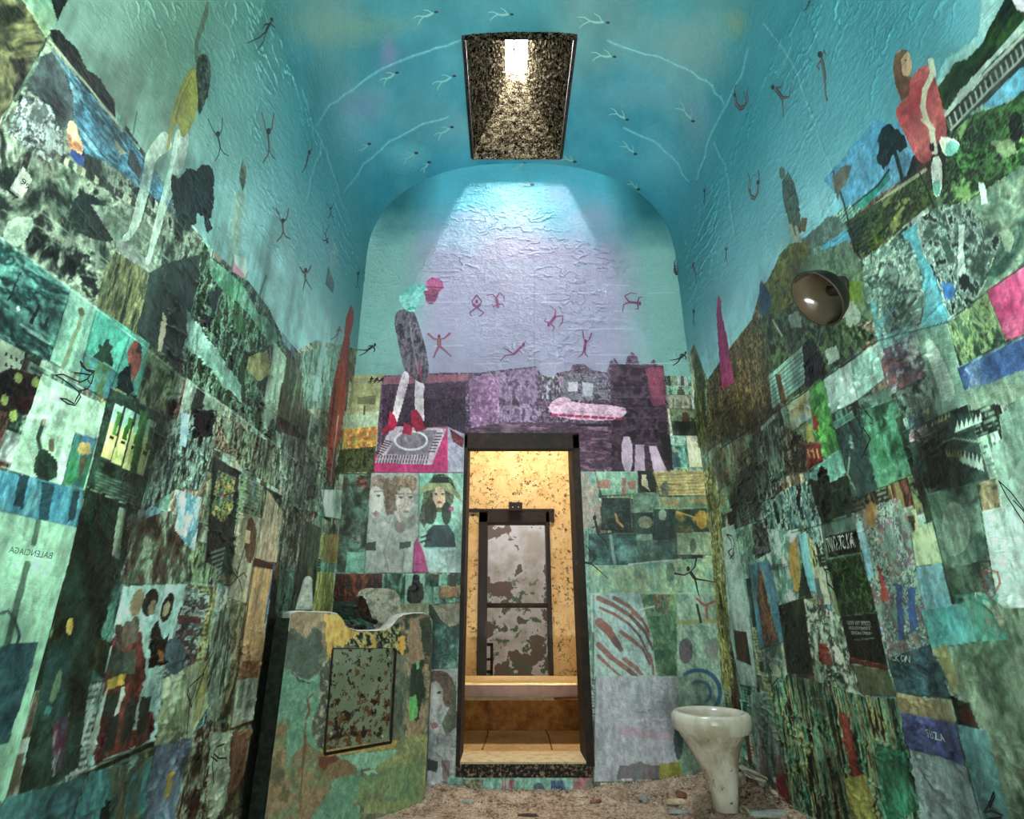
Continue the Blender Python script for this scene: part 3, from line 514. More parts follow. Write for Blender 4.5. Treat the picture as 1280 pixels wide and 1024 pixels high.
P('478,717 578,718 576,756 478,756', '2a5242 6aa48c 90c4ac', 26, 9, con=3.4); k = C('dark silhouette of a seated woman on pale green beside the doorway'); P('507,717 531,717 530,755 505,755', '7fb49c 9ac8b0', clip=k); P('516,718 525,718 524,727 530,732 529,755 508,755 509,735 516,730', '101c18 1c302a', sm=1, clip=k)
P('550,733 575,732 574,747 549,748', 'a8785a 8c7450', 60, 30, clip=C('small terracotta strip picture beside the doorway frame')); P('537,718 549,718 548,733 537,733', '35504a'); P('562,719 570,719 570,733 562,733', '2a3c36')
P('500,755 540,754 542,770 502,768', 'a0a878 b0b890', 20, 20); k = C('deep green picture with a beige cloth, right of the concrete block'); P('536,756 577,752 574,836 540,836', '20443e 34685f 7aaaa0', 14, 7, con=3, clip=k); P('540,757 576,753 574,780 562,784 552,776', 'a8a088 8c8874', 20, 20)
k = C('pale profile portrait of a woman low between the concrete block and the doorway'); P('537,837 573,836 569,994 529,994', 'a8b2b8 bcc4c8 8c969a', 8, 8, con=2, dt=.3, clip=k); P('537,838 556,838 568,850 569,872 562,886 553,880 548,862 538,852', '66503f 8c725a', 30, 30, sm=1); P('562,884 570,850 571,908 558,920 552,905', '4c5a48 6a705c'); oval(545, 868, 9, 16, 'c4c4c2', .9); oval(549, 866, 3, 1.8, '3a3836'); oval(543, 907, 5, 4, 'a85a70', .8); L('550,868 555,882 550,892', 2, 'd5d5d2', .8); P('532,948 548,952 546,966 531,962', '3c4444'); P('552,950 562,950 562,992 554,992', '7a5a5a', a=.6)
# right of the doorway
P('722,590 745,590 752,655 724,664', '8a948a a58c82 6c9c92', 20, 20, con=3); P('724,664 738,664 740,850 732,970 728,850', '7aa8a0 8fb8a8 5c7c78', 20, 10, con=3)
k = C('faded green picture with red curtain strips right of the doorway'); P('744,590 797,590 797,618 752,620', '74a08c 8cb8a0', 12, 12, clip=k)
for s in ('746,600 762,600 764,612 746,610', '778,598 783,598 782,620 776,620', '785,602 795,600 795,612 786,612'): P(s, 'b0685a a85c50', jag=2, a=.8)
P('797,589 816,589 815,616 800,614', '16261e 26382e'); P('802,594 807,594 812,614 802,606', 'a8a088', jag=1)
k = C('tan picture of a tiled roof near the right corner of the end wall'); P('816,590 879,588 882,620 825,620', 'a89c68 b8ac7c 8c7c4c', 8, 60, con=3, clip=k)
for i in range(7): L([(818, 594+i*4), (880, 592+i*4)], 1, '7a6438', .6)
oval(831, 612, 5, 11, '3f4c48 6a7468'); P('824,622 883,620 884,637 826,636', '5f9078 a0845c', 14, 60, con=3)
for s, cl, lb in (('752,622 788,622 790,663 752,663', '1a332f 2a4640 3f5f56', 'dark picture with one small orange flame right of the doorway'), ('790,617 824,615 824,641 792,643', '48685a 7a9480', None), ('790,641 817,640 816,667 792,668', '24423c 3c5c50', 'dark picture with a pale fan shape right of the doorway'), ('817,636 844,636 844,675 817,674', '1c3a36 35544e', 'dark teal page with a pale head near the right corner of the end wall'), ('844,637 883,635 888,666 845,667', '28423a 47604a c0903c', 'dark picture with an orange branch in the right corner of the end wall'), ('736,667 796,667 796,706 736,706', '224442 3f6c68 64928c', 'dark teal page with a pale veil right of the doorway'), ('796,676 845,674 846,702 796,705', '30504a 5c7f76', None), ('845,667 889,665 892,694 846,694', '86a288 a4b494', 'pale cream page with tiny drawn figures in the right corner')):
    P(s, cl, 14, 14, con=2.8, dt=.6, clip=C(lb) if lb else None)
L('769,643 772,652 778,658', 3, 'd09858'); oval(806, 653, 9, 8, '8f9474 a8a888'); oval(828, 644, 5, 7, '8ca090'); L('846,640 872,648', 1.5, 'c8a850'); oval(877, 650, 7, 12, 'c8943c b0a040', .85); L('763,670 768,704', 4, '9cb4b4', .7); oval(866, 682, 4, 9, '5a6c5a')
P('738,706 797,706 894,696 898,742 738,742', '78a694 8cb8a2 a4ba92 6a9486', 9, 9, con=2.6, dt=.4); oval(772, 722, 14, 12, 'a8b890 8aa890', .7); oval(838, 716, 6, 12, '6a7c64 4f6c5c', .7); L('786,706 820,702 850,700', 2, 'd8ece8', .8)
P('738,742 800,742 802,748 738,760', 'a0c0c0'); k = C('pale picture of red and white zebra stripes right of the doorway'); P('742,744 800,744 818,790 822,868 742,850', '9cbcbc aac8c8', 6, 6, clip=k)
for s, w0 in (('748,748 766,756 788,770 806,790 816,812', 6), ('750,760 768,768 786,780 800,796 812,822', 4), ('768,748 786,758 802,774 811,790', 5), ('749,778 760,788 768,800 776,812', 11), ('776,790 790,800 804,812 812,830', 5), ('748,806 764,822 786,838 806,856', 8), ('780,824 796,836 808,852', 6), ('748,820 760,832 776,846', 4), ('790,766 804,778 812,796', 3), ('812,818 816,834 817,852', 4)):
    q = pts(s)
    for i in range(len(q)-1):
        for t_ in (0, .5): L([q[i]+(q[i+1]-q[i])*t_, q[i]+(q[i+1]-q[i])*(t_+.5)], w0*(1-.5*(i+t_)/(len(q)-1))*random.uniform(.85, 1.15), '94605a' if i < 2 else '6c4c52', .85)
oval(812, 858, 6, 8, '4a3a44', .7, 0, 60, 3)
P('744,846 846,844 846,975 742,978', 'a0a6b8 b0b4c4 9aa4b0', 7, 7, con=2, dt=.3, clip=C('blank lavender sheet low between the doorway and the toilet')); P('770,905 842,918 840,926 775,918', 'b890a8', a=.5); P('775,958 800,952 830,960 828,975 770,975', '5f6c74 7c6064', 40, 14, jag=3, a=.8)
P('800,744 846,742 848,845 820,845 816,800', '5c8a6c 86a878 487058', 14, 14, con=3); P('812,770 846,770 846,844 822,844', '3f6a50 6c9470', 20, 20, con=3); L('801,762 818,758', 2, 'dff0ec', .7); P('816,742 838,744 834,768 820,766', '6a5448 8f8468 4a6a5c', 40, 20, con=3)
P('846,742 896,742 904,850 916,980 846,980', '84a898 9cb8a4 6f9488', 9, 9, con=2.6); oval(857, 814, 9, 16, '5a5862 74646c'); oval(890, 812, 8, 14, 'a07c80 7c8c88', .6); L('870,748 880,757 893,752', 2.5, 'b05048'); L('883,757 884,776', 2.5, 'b05048'); L('846,778 897,776', 5, 'a09c60', .8); L('871,756 876,778', 3, '2c3a38')
tt_ = np.linspace(-2.2, 1.0, 20); L(np.stack([872+28*np.cos(tt_), 866+28*np.sin(tt_)], 1), 5, '34608c', .75); L(np.stack([874+14*np.cos(tt_), 866+14*np.sin(tt_)], 1), 4, '3f6c94', .6)
P('824,955 850,952 852,975 824,976', '8c8c3c a09c48'); oval(848, 925, 6, 26, '3c5054', .8)
P('560,972 736,972 740,1000 556,1000', '5c9c94 90c4b4 74a8a8', 12, 9, con=3); P('627,974 643,974 641,994 625,994', 'b0a8a8 9a4858', 90, 3, con=6); oval(674, 990, 8, 12, '3f8ab0 5a6a70'); P('715,972 740,972 742,996 716,996', 'b46a78 8c8480', 20, 20); P('688,976 712,976 712,996 688,996', '8ab8b4 3f5a8a', 40, 9, con=4); P('578,974 604,974 604,986 578,986', 'a8a888 5c6048', 60, 60, con=4)
# ---- right wall, upper landscape
P('1165,115 1185,75 1222,45 1228,-10 1262,-14 1245,30 1220,66 1195,85 1178,120', '94c0b8 74b0b4', 8, 8, jag=5, a=.75); P('1262,-10 1285,-10 1285,16 1272,16', 'b8b8c8')
P('1030,225 1095,150 1150,165 1135,220 1090,250 1058,258 1042,240', '3a86be 5aa2ca 3f90bc', 6, 6, con=2.4, jag=3, a=.9)
P('1172,110 1194,78 1210,74 1226,58 1246,22 1262,-8 1272,12 1285,16 1285,26 1228,88 1202,112 1186,138 1175,132', '182c18 385a2a 22401c', 12, 12, con=3, jag=3)
P('1184,140 1215,98 1255,56 1285,22 1285,36 1240,78 1196,132', 'a4c6be 8cb4ac')
P('1183,146 1285,44 1285,90 1216,140 1194,168', '24362e 3f544a 182620', 14, 14, con=3); L('1182,145 1230,94 1285,40', 3.5, 'a8b8a8'); L('1190,162 1230,120 1285,66', 3, '98a898')
for i in range(15): x = 1188+i*6.4; y = 147-i*6.45; L([(x, y), (x+3, y+11)], 2.8, 'a0b0a0', .9)
P('1228,134 1250,112 1285,76 1285,112 1256,130 1236,136', '3a94c0 58b0d4', 8, 8, sm=1)
k = C('large garden picture with balustrade, pool and lawn in the upper right of the photo'); P('1188,168 1228,138 1256,131 1285,113 1285,205 1200,256 1185,262 1178,250', '244f24 4c8642 1a361c 76a45c', 14, 14, con=3, dt=.75, jag=3, clip=k); oval(1272, 158, 10, 18, '0e1c16 1c3024', .95, 0, 40, 3); P('1240,178 1262,172 1275,190 1255,200', '86a070 a0b088', jag=4, a=.7)
P('1096,176 1102,160 1110,156 1118,158 1130,168 1134,186 1126,192 1119,184 1114,202 1106,216 1098,202', '0f1e22 2a4042 142a2c', 60, 20, con=3.6, jag=5, clip=C('dark palm tree cut out left of the woman in the red dress', 'pasted_tree', 'cutout')); L('1118,186 1124,205 1131,235', 4.5, '1c302e')
P('1070,258 1092,236 1112,214 1114,224 1096,244 1080,262', '228074 34a08c'); L('1088,262 1120,238 1158,212', 4.5, '9ca480'); L('1066,258 1098,232 1112,212', 2, '14302c')
k = C('olive garden picture with a black iron gate below the woman in the red dress'); P('1056,278 1096,254 1126,236 1158,216 1180,208 1178,240 1164,256 1080,324 1070,312', '33481e 566628 243418 7a8440', 14, 14, con=3, dt=.75, clip=k)
for i in range(9): x, y = 1066+i*11, 296-i*7.4; tt_ = np.linspace(0, 5, 10); L(np.stack([x+5*np.cos(tt_), y+5*np.sin(tt_)], 1), 1.4, '101810', .9)
for i in range(8): L([(1062+i*2, 282+i*5), (1082+i*2, 270+i*5)], 1.5, '141c16', .8)
L('1042,214 1056,256 1070,312 1078,324', 2, '1c2c2a'); L('1150,216 1162,240 1168,258', 2, '101812'); P('1040,220 1058,206 1066,207 1060,225 1050,240 1048,252', '78705a 5c6458', jag=1.5)
k = F('seated woman in a red dress with long brown hair, upper right wall'); P('1120,66 1128,61 1137,64 1142,80 1139,94 1130,99 1119,86', 'b89c78 c8ac88', clip=k, sm=1)
P('1119,70 1129,61 1136,63 1128,74 1130,94 1140,96 1147,104 1140,118 1128,126 1121,108 1117,86', '5c3c2a 7a5238 442c20', 60, 14, clip=k)
P('1147,88 1160,80 1168,90 1174,112 1180,136 1185,160 1184,175 1172,180 1166,198 1156,206 1146,198 1134,172 1121,146 1121,133 1140,118 1138,102', 'a83840 b84c50 c05c5a 94303a', 9, 9, con=2.2, clip=k, sm=1)
L('1165,76 1168,92 1158,112 1155,134 1160,152 1168,162', 7, 'bcc8a8', 1, clip=k); L('1166,160 1170,190', 7, 'bcc8b4', 1, clip=k); P('1174,171 1192,172 1202,180 1196,193 1180,195', 'c4d8c4 d8e0cc', clip=k, sm=1); P('1186,174 1202,180 1196,193 1182,196', '64bcac', sm=1)
P('1164,198 1178,194 1179,232 1174,248 1167,242', 'b8ccc0 c8d8c8', clip=k, sm=1); P('1166,226 1178,226 1175,247 1168,243', '64bcac', sm=1); P('1163,180 1169,178 1170,190 1164,189', '38181c'); L('1130,160 1150,180', 1, 'd0808a', .5); oval(1134, 76, 1.5, 1.2, '2c1c14'); L('1154,150 1166,160', 4, 'c8ccb0')
k = F('slim woman in a dark coat seen from behind, walking above the round metal dish'); oval(978, 216, 4, 8, '5c5a48'); P('986,214 993,228 999,252 1003,290 997,296 988,284 979,246 978,228', '3a4a42 55665c 28362f', 40, 20, con=3, clip=k); L('989,282 997,308 1004,336', 4.5, 'b8ba9c', 1, clip=k); L('996,284 1003,308 1009,332', 4, 'a8aa8c', 1, clip=k); P('1003,272 1010,272 1008,290 1001,288', '6c583c', clip=k)
P('1005,302 1018,288 1036,270 1050,272 1062,286 1034,304 1012,312', '4f665c 6c8478', 20, 20, jag=3); P('1028,308 1060,286 1064,302 1036,328', '44a2ca', jag=2)
P('944,386 950,366 962,346 976,318 990,303 1012,304 1018,328 1004,346 992,382 966,398', '76762a 57602a 8c8836 40501f', 12, 12, con=3, jag=2, clip=C('olive yellow hillside picture behind the round metal dish')); P('950,348 958,358 966,372 962,396 955,402 949,384', '2c6486 1c4c6a', sm=1)
P('1010,320 1060,300 1076,325 1090,360 1096,400 1060,410 1050,372 1000,345', '3c5c48 6c8464 54745c', 20, 20, con=3, jag=2); P('1044,362 1060,350 1078,352 1080,372 1062,384', '76963a 5c7a34', 20, 20, jag=4)
P('944,400 992,382 1050,395 1098,420 1040,462 1030,474 984,502 960,470', '1a3020 3c5c36 667a50 22301c', 20, 12, con=3.4, dt=.9); P('985,395 1000,388 1004,408 990,412', 'b0c0b0', jag=3, a=.8); P('1050,380 1068,376 1078,400 1062,410', 'a0b4b0', jag=4, a=.8); P('1030,440 1046,432 1052,448 1036,456', 'a8c4b8', jag=3, a=.9); L('966,400 978,420', 2, 'c0c4a8')
P('868,432 874,452 882,476 884,560 872,560 868,500', '5c6434 34401f 86884c', 60, 9, con=3.4, jag=2, clip=C('tall narrow cypress picture in the right corner beside the mural', 'pasted_tree', 'cutout'))
P('884,476 905,446 940,402 946,388 956,420 962,470 985,502 945,540 885,560', '4a4426 7a6a3c 2c3620 94804c 64402c', 34, 9, con=3.4, dt=.9); P('898,368 902,376 902,390 908,416 919,478 904,488 899,440 896,392', '9c2c64 b03a74', 9, 9, sm=0, clip=F('slender figure in a long pink dress on the right wall near the corner'))
k = C('picture of a green boarded house wall with one amber window, right wall'); P('961,470 1003,434 1008,478 966,512', '6c9c92 82b0a4', 8, 8, clip=k)
for i in range(7): L([(962+i*.5, 476+i*5), (1004+i*.5, 440+i*5.6)], 1, '34544c', .8)
P('970,468 976,467 984,500 977,503', '8a6434 5c4424', clip=k); P('1004,432 1016,420 1030,452 1036,468 1008,486', '141f16 26382a', 20, 20, jag=3)
k = C('grey green picture of a big broken tree right of the round metal dish'); P('1076,326 1100,308 1122,298 1136,300 1146,316 1154,345 1156,378 1150,402 1138,418 1110,428 1098,402 1082,372', '587a70 8ca698 34504a 75958a', 20, 20, con=3.2, dt=.7, jag=4, clip=k)
P('1128,292 1148,278 1150,300 1152,314 1166,332 1174,366 1188,396 1168,408 1150,412 1157,380 1154,342 1144,312', '469cac 60b2be', 6, 6, jag=2); P('1090,378 1098,376 1100,400 1120,385 1104,408 1100,430 1094,405', '5aaaba', jag=2, a=.8); P('1098,425 1130,410 1165,402 1140,425 1105,450', '6ab4ba', a=.7, jag=3)
k = C('grey picture of a twisted pale trunk and dark foliage, upper right wall'); P('1150,272 1178,258 1205,254 1236,258 1252,300 1230,360 1208,392 1188,394 1172,346 1154,312', '223630 8ca49c 526c64 3a524a', 40, 22, con=3.8, dt=.9, jag=3, clip=k); P('1200,282 1208,280 1206,310 1210,342 1198,344 1200,310', 'a8bab2 8aa098'); oval(1208, 352, 6, 10, '1a2824')
P('1208,254 1282,205 1285,210 1285,332 1234,364 1210,392 1230,360 1252,300', '30544a 567868 7c967c 426252', 12, 12, con=2.6, dt=.6); P('1178,352 1188,354 1196,362 1193,376 1182,372', '2868b0 34548c', jag=2); P('1225,228 1233,229 1236,254 1228,256', 'b4c8c0'); P('1250,290 1262,286 1270,300 1264,316 1256,312', '94a888', jag=4, a=.8)
# right wall rows
P('1235,364 1285,330 1285,418 1259,426', 'a82c60 c44c7c 7c2c50', 7, 7, con=2.2, clip=C('plain magenta red sheet at the right edge of the photo'))
P('1186,404 1234,365 1259,426 1201,458', '466a54 86a468 2c4c3c', 34, 14, con=3.4, dt=.8, clip=C('green reed picture left of the magenta sheet'))
k = C('pale page with a long white oval face left of the blue picture, right wall'); P('1146,412 1186,404 1200,458 1214,512 1166,530', '64947f 80aa98', 9, 9, clip=k); P('1156,428 1164,424 1172,432 1184,458 1196,484 1192,502 1180,500 1170,474', 'a8c8b8', sm=1)
k = C('blue picture with pale drapery at the right edge of the photo'); P('1198,460 1228,446 1285,420 1285,484 1212,500', '385a98 4870aa 2c4a84', 9, 9, con=3, clip=k); P('1206,462 1226,448 1230,480 1212,486 1216,470', '90a8cc 5478a8', 60, 20, con=4); P('1208,488 1285,462 1285,500 1214,512', '648878 86a088', 50, 14, jag=4)
for s, cl, lb in (('1030,474 1065,452 1073,500 1040,518', '96b8b4 accac4', 'pale grey sheet above the bright green picture'), ('1065,452 1098,428 1106,474 1073,500', '7aaca2 94c0b4', 'pale aqua sheet left of the crowded pink picture'), ('1099,440 1146,416 1160,470 1114,494', '7c8c84 a05c58 585c78 a8b4ac', 'pale crowded picture with pink marks, right wall'), ('1073,500 1114,484 1128,520 1080,545', '46685c 64887a', None), ('1114,494 1166,470 1172,505 1128,525', '4a6a60 86a090 2c443c', None)):
    P(s, cl, 22, 22, con=3, dt=.6, clip=C(lb) if lb else None)
P('985,508 1012,488 1020,520 990,540', '78a0c0 a8b8a0 c0a870', 14, 14, con=3, clip=C('sky blue landscape picture above the red bag')); P('1012,486 1029,474 1040,520 1052,560 1032,575 1020,552', '3f9040 62b856 347a3c', 14, 14, con=3, clip=C('bright green picture on the right wall near the red bag'))
P('1018,514 1025,530 1023,538 1018,536', 'a03028'); P('1008,535 1015,528 1018,552 1009,554', 'c0b45c'); k = C('small red patterned shopping bag picture, right wall'); P('1007,556 1027,552 1030,577 1010,586', 'a04034 8a3028', clip=k); 
for i in range(3): L([(1012+i*5, 562), (1014+i*5, 572)], 1.6, 'c0a878')
P('975,530 1005,545 1012,590 985,595 972,560', '2c2c22 6a6048 161c16 8c8a70', 40, 20, con=4, dt=.9); P('930,560 972,520 985,595 950,640', '6c8c78 28382e 94b09c', 50, 9, con=3.4, dt=.9); P('890,568 930,545 945,580 900,610', '3c5c54 86643c 7aa08c', 50, 9, con=3.4)
k = C('picture of a dark dome over cypress trees, right wall'); P('1028,578 1052,560 1062,600 1066,640 1028,655 1012,592', '5fa89c 88c0ac', 7, 7, clip=k); P('1012,598 1040,604 1060,592 1067,640 1028,656', '152820 36543a 22382c', 34, 14, con=3.4, jag=2, clip=k); P('1024,586 1030,581 1036,590 1042,615 1040,648 1028,652 1022,615', '1c2828 2a3836', sm=1)
P('1045,537 1076,517 1098,612 1068,628', '40605e 2f4c4a 587a74', 9, 9, con=2, clip=C('slate grey page with pale sickle shapes, right wall')); L('1063,572 1061,592 1070,612', 2, '94b090', .8); L('1064,545 1067,560', 3, '9cb4b0', .6)
k = C('green page behind a leaping ink drawn dancer, right wall'); P('1076,515 1120,498 1150,590 1098,612', '387c54 56967a 28583f', 8, 8, con=2.6, clip=k)
P('1120,524 1128,520 1166,640 1198,768 1188,772 1156,642', '22362e 3c5044 5c5c3c', 20, 5, con=2.6)
k = C('dark picture with yellow and white flame rows, right wall'); P('1128,540 1210,505 1240,605 1162,618', '26443e 42625a 1a332e', 9, 14, con=2.8, dt=.6, clip=k)
for i in range(6): x, y = 1165+i*4.2, 534-i*2.2; P([(x, y), (x+2, y-8), (x+4, y-2)], 'b8b850'); P([(1184+i*3.4, 570+i*.6), (1186+i*3.4, 562), (1188+i*3.4, 572)], 'b0b050'); P([(1196+i*5.5, 540-i*2), (1199+i*5.5, 526-i*2), (1202+i*5.5, 538-i*2)], 'a8c8bc'); P([(1200+i*5, 575+i*2), (1203+i*5, 562+i), (1207+i*5, 580+i*2)], 'a0c0b4')
P('1138,538 1160,530 1164,552 1142,556', 'a07c84 c8b0b4 4a4c50', 50, 50, con=5); L('1160,560 1195,548 1230,553', 2, 'a8c0b4', .7); P('1158,560 1170,548 1184,560 1190,605 1164,610', '16241e 2a3c30', jag=3, a=.8)
k = C('grey green page with a large pale egg shape, right wall'); P('1160,618 1222,604 1246,700 1182,712', '4c7464 6a9080 3a5c50', 9, 9, clip=k); P('1178,652 1186,630 1198,626 1210,640 1216,668 1208,690 1190,698 1182,680', '94b8a4 7ca08c', 20, 20, con=2.4, sm=2)
P('1222,604 1246,598 1252,636 1230,642', '7c7454 9c8c68 4c5c48', 30, 30, con=3, clip=C('small brown face picture near the right edge')); P('1240,560 1285,520 1285,610 1255,640', '7aa498 94b8a8', 8, 5, con=2, dt=.3); P('1250,520 1285,490 1285,560 1262,600', '86ac9c 5c8474', 30, 4); P('1228,640 1255,634 1285,610 1285,760 1250,760', '90b4ae a8c2c0', 7, 7, con=2, dt=.3, clip=C('pale blank sheet with wrinkles at the right edge'))
k = C('concert poster with white mirrored capitals over dark trees, right wall'); P('1027,656 1066,645 1078,692 1100,768 1052,770 1033,698', '4c6a5e 5f7f70', 9, 9, clip=k); P('1034,700 1077,692 1100,768 1052,772', '14242a 48783a 10181a 2c4c30', 24, 14, con=3.6, clip=k)
P('1033,671 1072,662 1077,690 1037,697', '16221e 22302a', 9, 9, clip=k)
k = C('black poster with rows of small white print and a red foot, right wall'); P('1052,771 1097,766 1111,838 1064,826', '10181e 182228', 6, 6, dt=.3, clip=k); P('1063,822 1108,832 1111,839 1065,829', '7c2826', clip=k)
for i in range(4): L([(1064+i*2, 779+i*7), (1088+i*1.6, 777+i*7)], 1.8, '8c9c9c', .7); 
P('1066,642 1124,622 1160,700 1182,800 1128,872 1112,838 1098,768', '6f9086 a05c4c 4c6c9c b0b8a4 3c5c50 86a498', 24, 12, con=4, dt=.9); P('1080,634 1092,626 1097,645 1094,660 1084,656', 'c08c48 b87c40', jag=2, sm=1); P('1070,655 1078,650 1094,720 1088,725', '5c9cc0 a8ccd8', jag=2); P('1097,705 1105,712 1112,750 1104,752', 'b0443c', jag=2); P('1120,728 1128,730 1132,800 1124,800', '385c9c', jag=2); P('1135,735 1145,735 1148,790 1138,790', '3c60a0', jag=2)
P('1140,666 1166,652 1180,704 1146,708', 'a4be90 b4c8a0', 9, 9, clip=C('pale yellow green sheet right of the concert poster')); P('1146,710 1178,704 1192,760 1158,768', '549cb4 74b4c4', 9, 9, clip=C('sky blue sheet below the pale yellow green one')); P('1182,712 1226,702 1232,740 1190,745', '2f4a3e 546c5c', 20, 20, con=3)
P('983,668 997,669 1001,742 990,738', 'b8944c a8803c', clip=C('narrow amber slip left of a narrow blue slip, right wall')); P('998,668 1008,665 1021,742 1010,738', '58b2ce 74c0d4', clip=C('narrow bright blue slip right of a narrow amber slip, right wall')); P('1003,702 1016,748 998,750', '34443a')
P('953,664 970,648 990,640 1000,665 984,690 996,752 972,768 960,720', 'a4d0c0 d4f0e6 78ac9c 5c9486', 22, 14, con=3.6, jag=3, clip=C('crumpled pale mint paper with puckered folds in the middle of the right wall'))
P('920,592 944,578 952,645 929,652', '16221c 627870 24342c', 50, 40, con=5, clip=C('dark picture of stacked black and white houses near the right corner')); P('940,655 958,650 965,690 945,700', '3c3c44 74747c 1c1c22', 30, 30, con=4)
P('952,630 985,610 1012,600 1025,655 1030,700 1005,660 984,664 955,660', '3c6460 5c94a0 a4c0b0 1c2c28', 30, 14, con=4, dt=.9)
P('899,662 918,656 938,770 948,860 926,856 906,765', 'a0b4b4 90a8a8', 7, 7, con=1.8, clip=C('narrow grey strip with an ink drawn curled dancer near the right corner')); P('880,592 892,574 903,660 918,860 903,862 890,700', 'a4a45c 565c30 c0bc80 3c441f', 60, 6, con=3.8)
k = C('blue picture of a tall brown pinnacle near the right corner'); P('936,706 962,700 988,800 950,812', '447c9c 5c90ac', 8, 8, clip=k); P('949,708 954,716 966,770 974,802 956,808 948,750', '8a4c3c a46c50 5c342c', 50, 20, con=3.6, clip=k)
P('918,788 934,790 940,832 922,824', '441c16 5c2c22', clip=C('small dark red slip right of the olive strip near the corner')); P('975,757 1006,746 1020,842 985,842', '101c16 243426 3c4434', 24, 16, con=3.6, dt=.8, clip=C('nearly black page beside the leaping dancer, right wall'))
P('1005,748 1052,770 1064,828 1112,868 1075,872 1020,852', 'b0c4b4 748c7c 2c3c34 d0d8c4', 24, 14, con=3.8, dt=.9); P('1023,803 1036,805 1043,832 1028,830', 'a8423c 983834', clip=C('small bright red slip on the lower right wall'))
P('1066,830 1111,839 1124,872 1078,868', '5c664c 6c7858', 20, 20, clip=C('olive grey sheet under the black poster')); P('1110,822 1180,800 1190,874 1122,866', '365a66 486c7c 2c4c58', 9, 26, con=3, clip=C('dark blue grey page above the tan stripe, right wall'))
k = C('tan, indigo and pale blue cover low on the right wall'); P('1120,866 1188,878 1196,904 1126,890', '9a8a68 a89878', 9, 9, clip=k); P('1126,890 1196,904 1208,956 1137,936', '46529a 5862a8 3c4688', 9, 9, clip=k); P('1137,936 1208,956 1232,1040 1155,1040', '8ca4b4 a0b4c0', 7, 7, clip=k)
P('1196,904 1236,914 1268,1040 1232,1040', '6cacb4 5c9ca8', 7, 7, clip=C('plain turquoise strip right of the indigo cover')); P('1190,760 1285,760 1285,1040 1266,1040 1236,914 1196,900', '54705c 7c9480 8aa08c 40584c', 8, 5, con=2.4, dt=.5)
P('1152,764 1216,752 1226,802 1166,812', '48a0a4 62b4b4', 9, 9, clip=C('turquoise sheet in the lower right part of the right wall')); P('1206,745 1250,742 1262,800 1222,802', '58b0a0 48988c 8c8c74', 20, 9, con=3); L('1227,718 1238,712 1250,716 1252,730 1242,748 1234,742 1232,728', 2.5, 'a04a44', .8); L('1234,722 1246,738', 3, '5c84a0', .7)
P('1168,812 1184,806 1200,850 1196,870', 'a8a870'); P('1188,868 1212,880 1226,912 1198,905', '16221c 3c4c44 6c2c28', 30, 20, con=3.4)
P('985,842 1020,852 1078,870 1124,874 1136,936 1155,1040 1040,1040 985,1000 960,880', '1f4432 4c9678 7ca084 a4965c 14261c', 46, 5, con=3.8, dt=.95); P('1048,888 1060,892 1080,974 1066,972', 'a04038 883028', jag=2, clip=C('long vermilion red streak low on the right wall')); P('1054,974 1085,968 1100,1040 1070,1040', 'a8a452 8c8c44', 30, 14, jag=2, clip=C('mustard yellow scrap at the bottom of the right wall')); P('1094,928 1130,940 1152,1012 1108,1030', '3c9c7c 2c7458 5cb898', 20, 10, con=3, jag=2, clip=C('emerald green scrap left of the pale blue cover'))
P('968,958 980,964 990,1002 974,994', '9c2c38'); P('935,905 962,880 985,960 950,985', '3c5c54 86a49c 8c5c58', 30, 8, con=3); P('934,870 960,862 964,890 940,905', '6c8c80 a0b8a8')
# small dark round marks under the skylight
# long seams between the rows of sheets
for s, c_ in (('0,298 120,387 222,468 300,522 390,592', '9cc0ae'), ('0,583 103,612', 'a8ccb8'), ('1285,330 1236,364 1185,403 1098,426 1030,474 985,505 900,562', '16241c'), ('1066,645 1027,656 990,666', '22342c'), ('424,592 464,592', '1c2620'), ('738,742 897,742', 'a8c8bc'), ('480,334 842,334', '86a0b4')): L(s, 1.4, c_, .7)
for y in np.arange(345, 466, 11): 
    for k_ in range(5): x = 500+random.random()*320; L([(x, y), (x+25+random.random()*30, y+random.uniform(-1.5, 1.5))], 1, random.choice(['8c94ac', 'c4cadc', '8c94ac']), .45)
L('668,340 668,590', 1.2, '6c6c84', .6)
# ------------------------------------------------ doorway, corridor, skylight shaft, floor
M['rust'] = simple('rusted_steel', ['060202', '160905', '3a2010'], 14, .75, .5)
M['sill'] = simple('dusty_stone_sill', ['a88c68', 'cdb890', 'd8caa8'], 20, .9, .5)
M['sillface'] = simple('black_grit_stone', ['060504', '17110d', 'b49a80'], 60, .85, .8)
def yellow():
    t = NT('flaking_yellow_limewash'); p = t.pos(); f = t.noise(7, 6, .65, p); s = t.noise(34, 6, .75, p)
    c = t.ramp(f, [(.3, 'd0a468'), (.5, 'e8c890'), (.7, 'f2daa8')])
    spots = t.math('MULTIPLY', t.ramp(s, [(.545, 0.), (.585, 1.)]), t.ramp(t.noise(4, 3, .6, p), [(.36, 0.), (.52, 1.)]))
    c = t.mix(spots, c, '4a3016'); t.bump(s, .5, .01); return t.done(c, .85)
M['yellow'] = yellow()
M['brownbase'] = simple('stained_brown_base', ['5a3210', '96602a', 'b98244'], 9, .85, .5)
M['tile'] = simple('worn_sandstone_slab', ['c8a070', 'e0bc88', 'e8c898'], 4, .7, .2)
M['bench'] = simple('cream_painted_wood', ['d8b478', 'e8c88c'], 2, .5, .1); M['apron'] = simple('brown_painted_wood', ['4c2c12', '5c3818'], 2, .5, .1)  # light painted in: pale tone for the lit seat, dark for the shaded apron
M['dark'] = simple('black_iron', ['080605', '1c110c', '33180f'], 22, .7, .4)
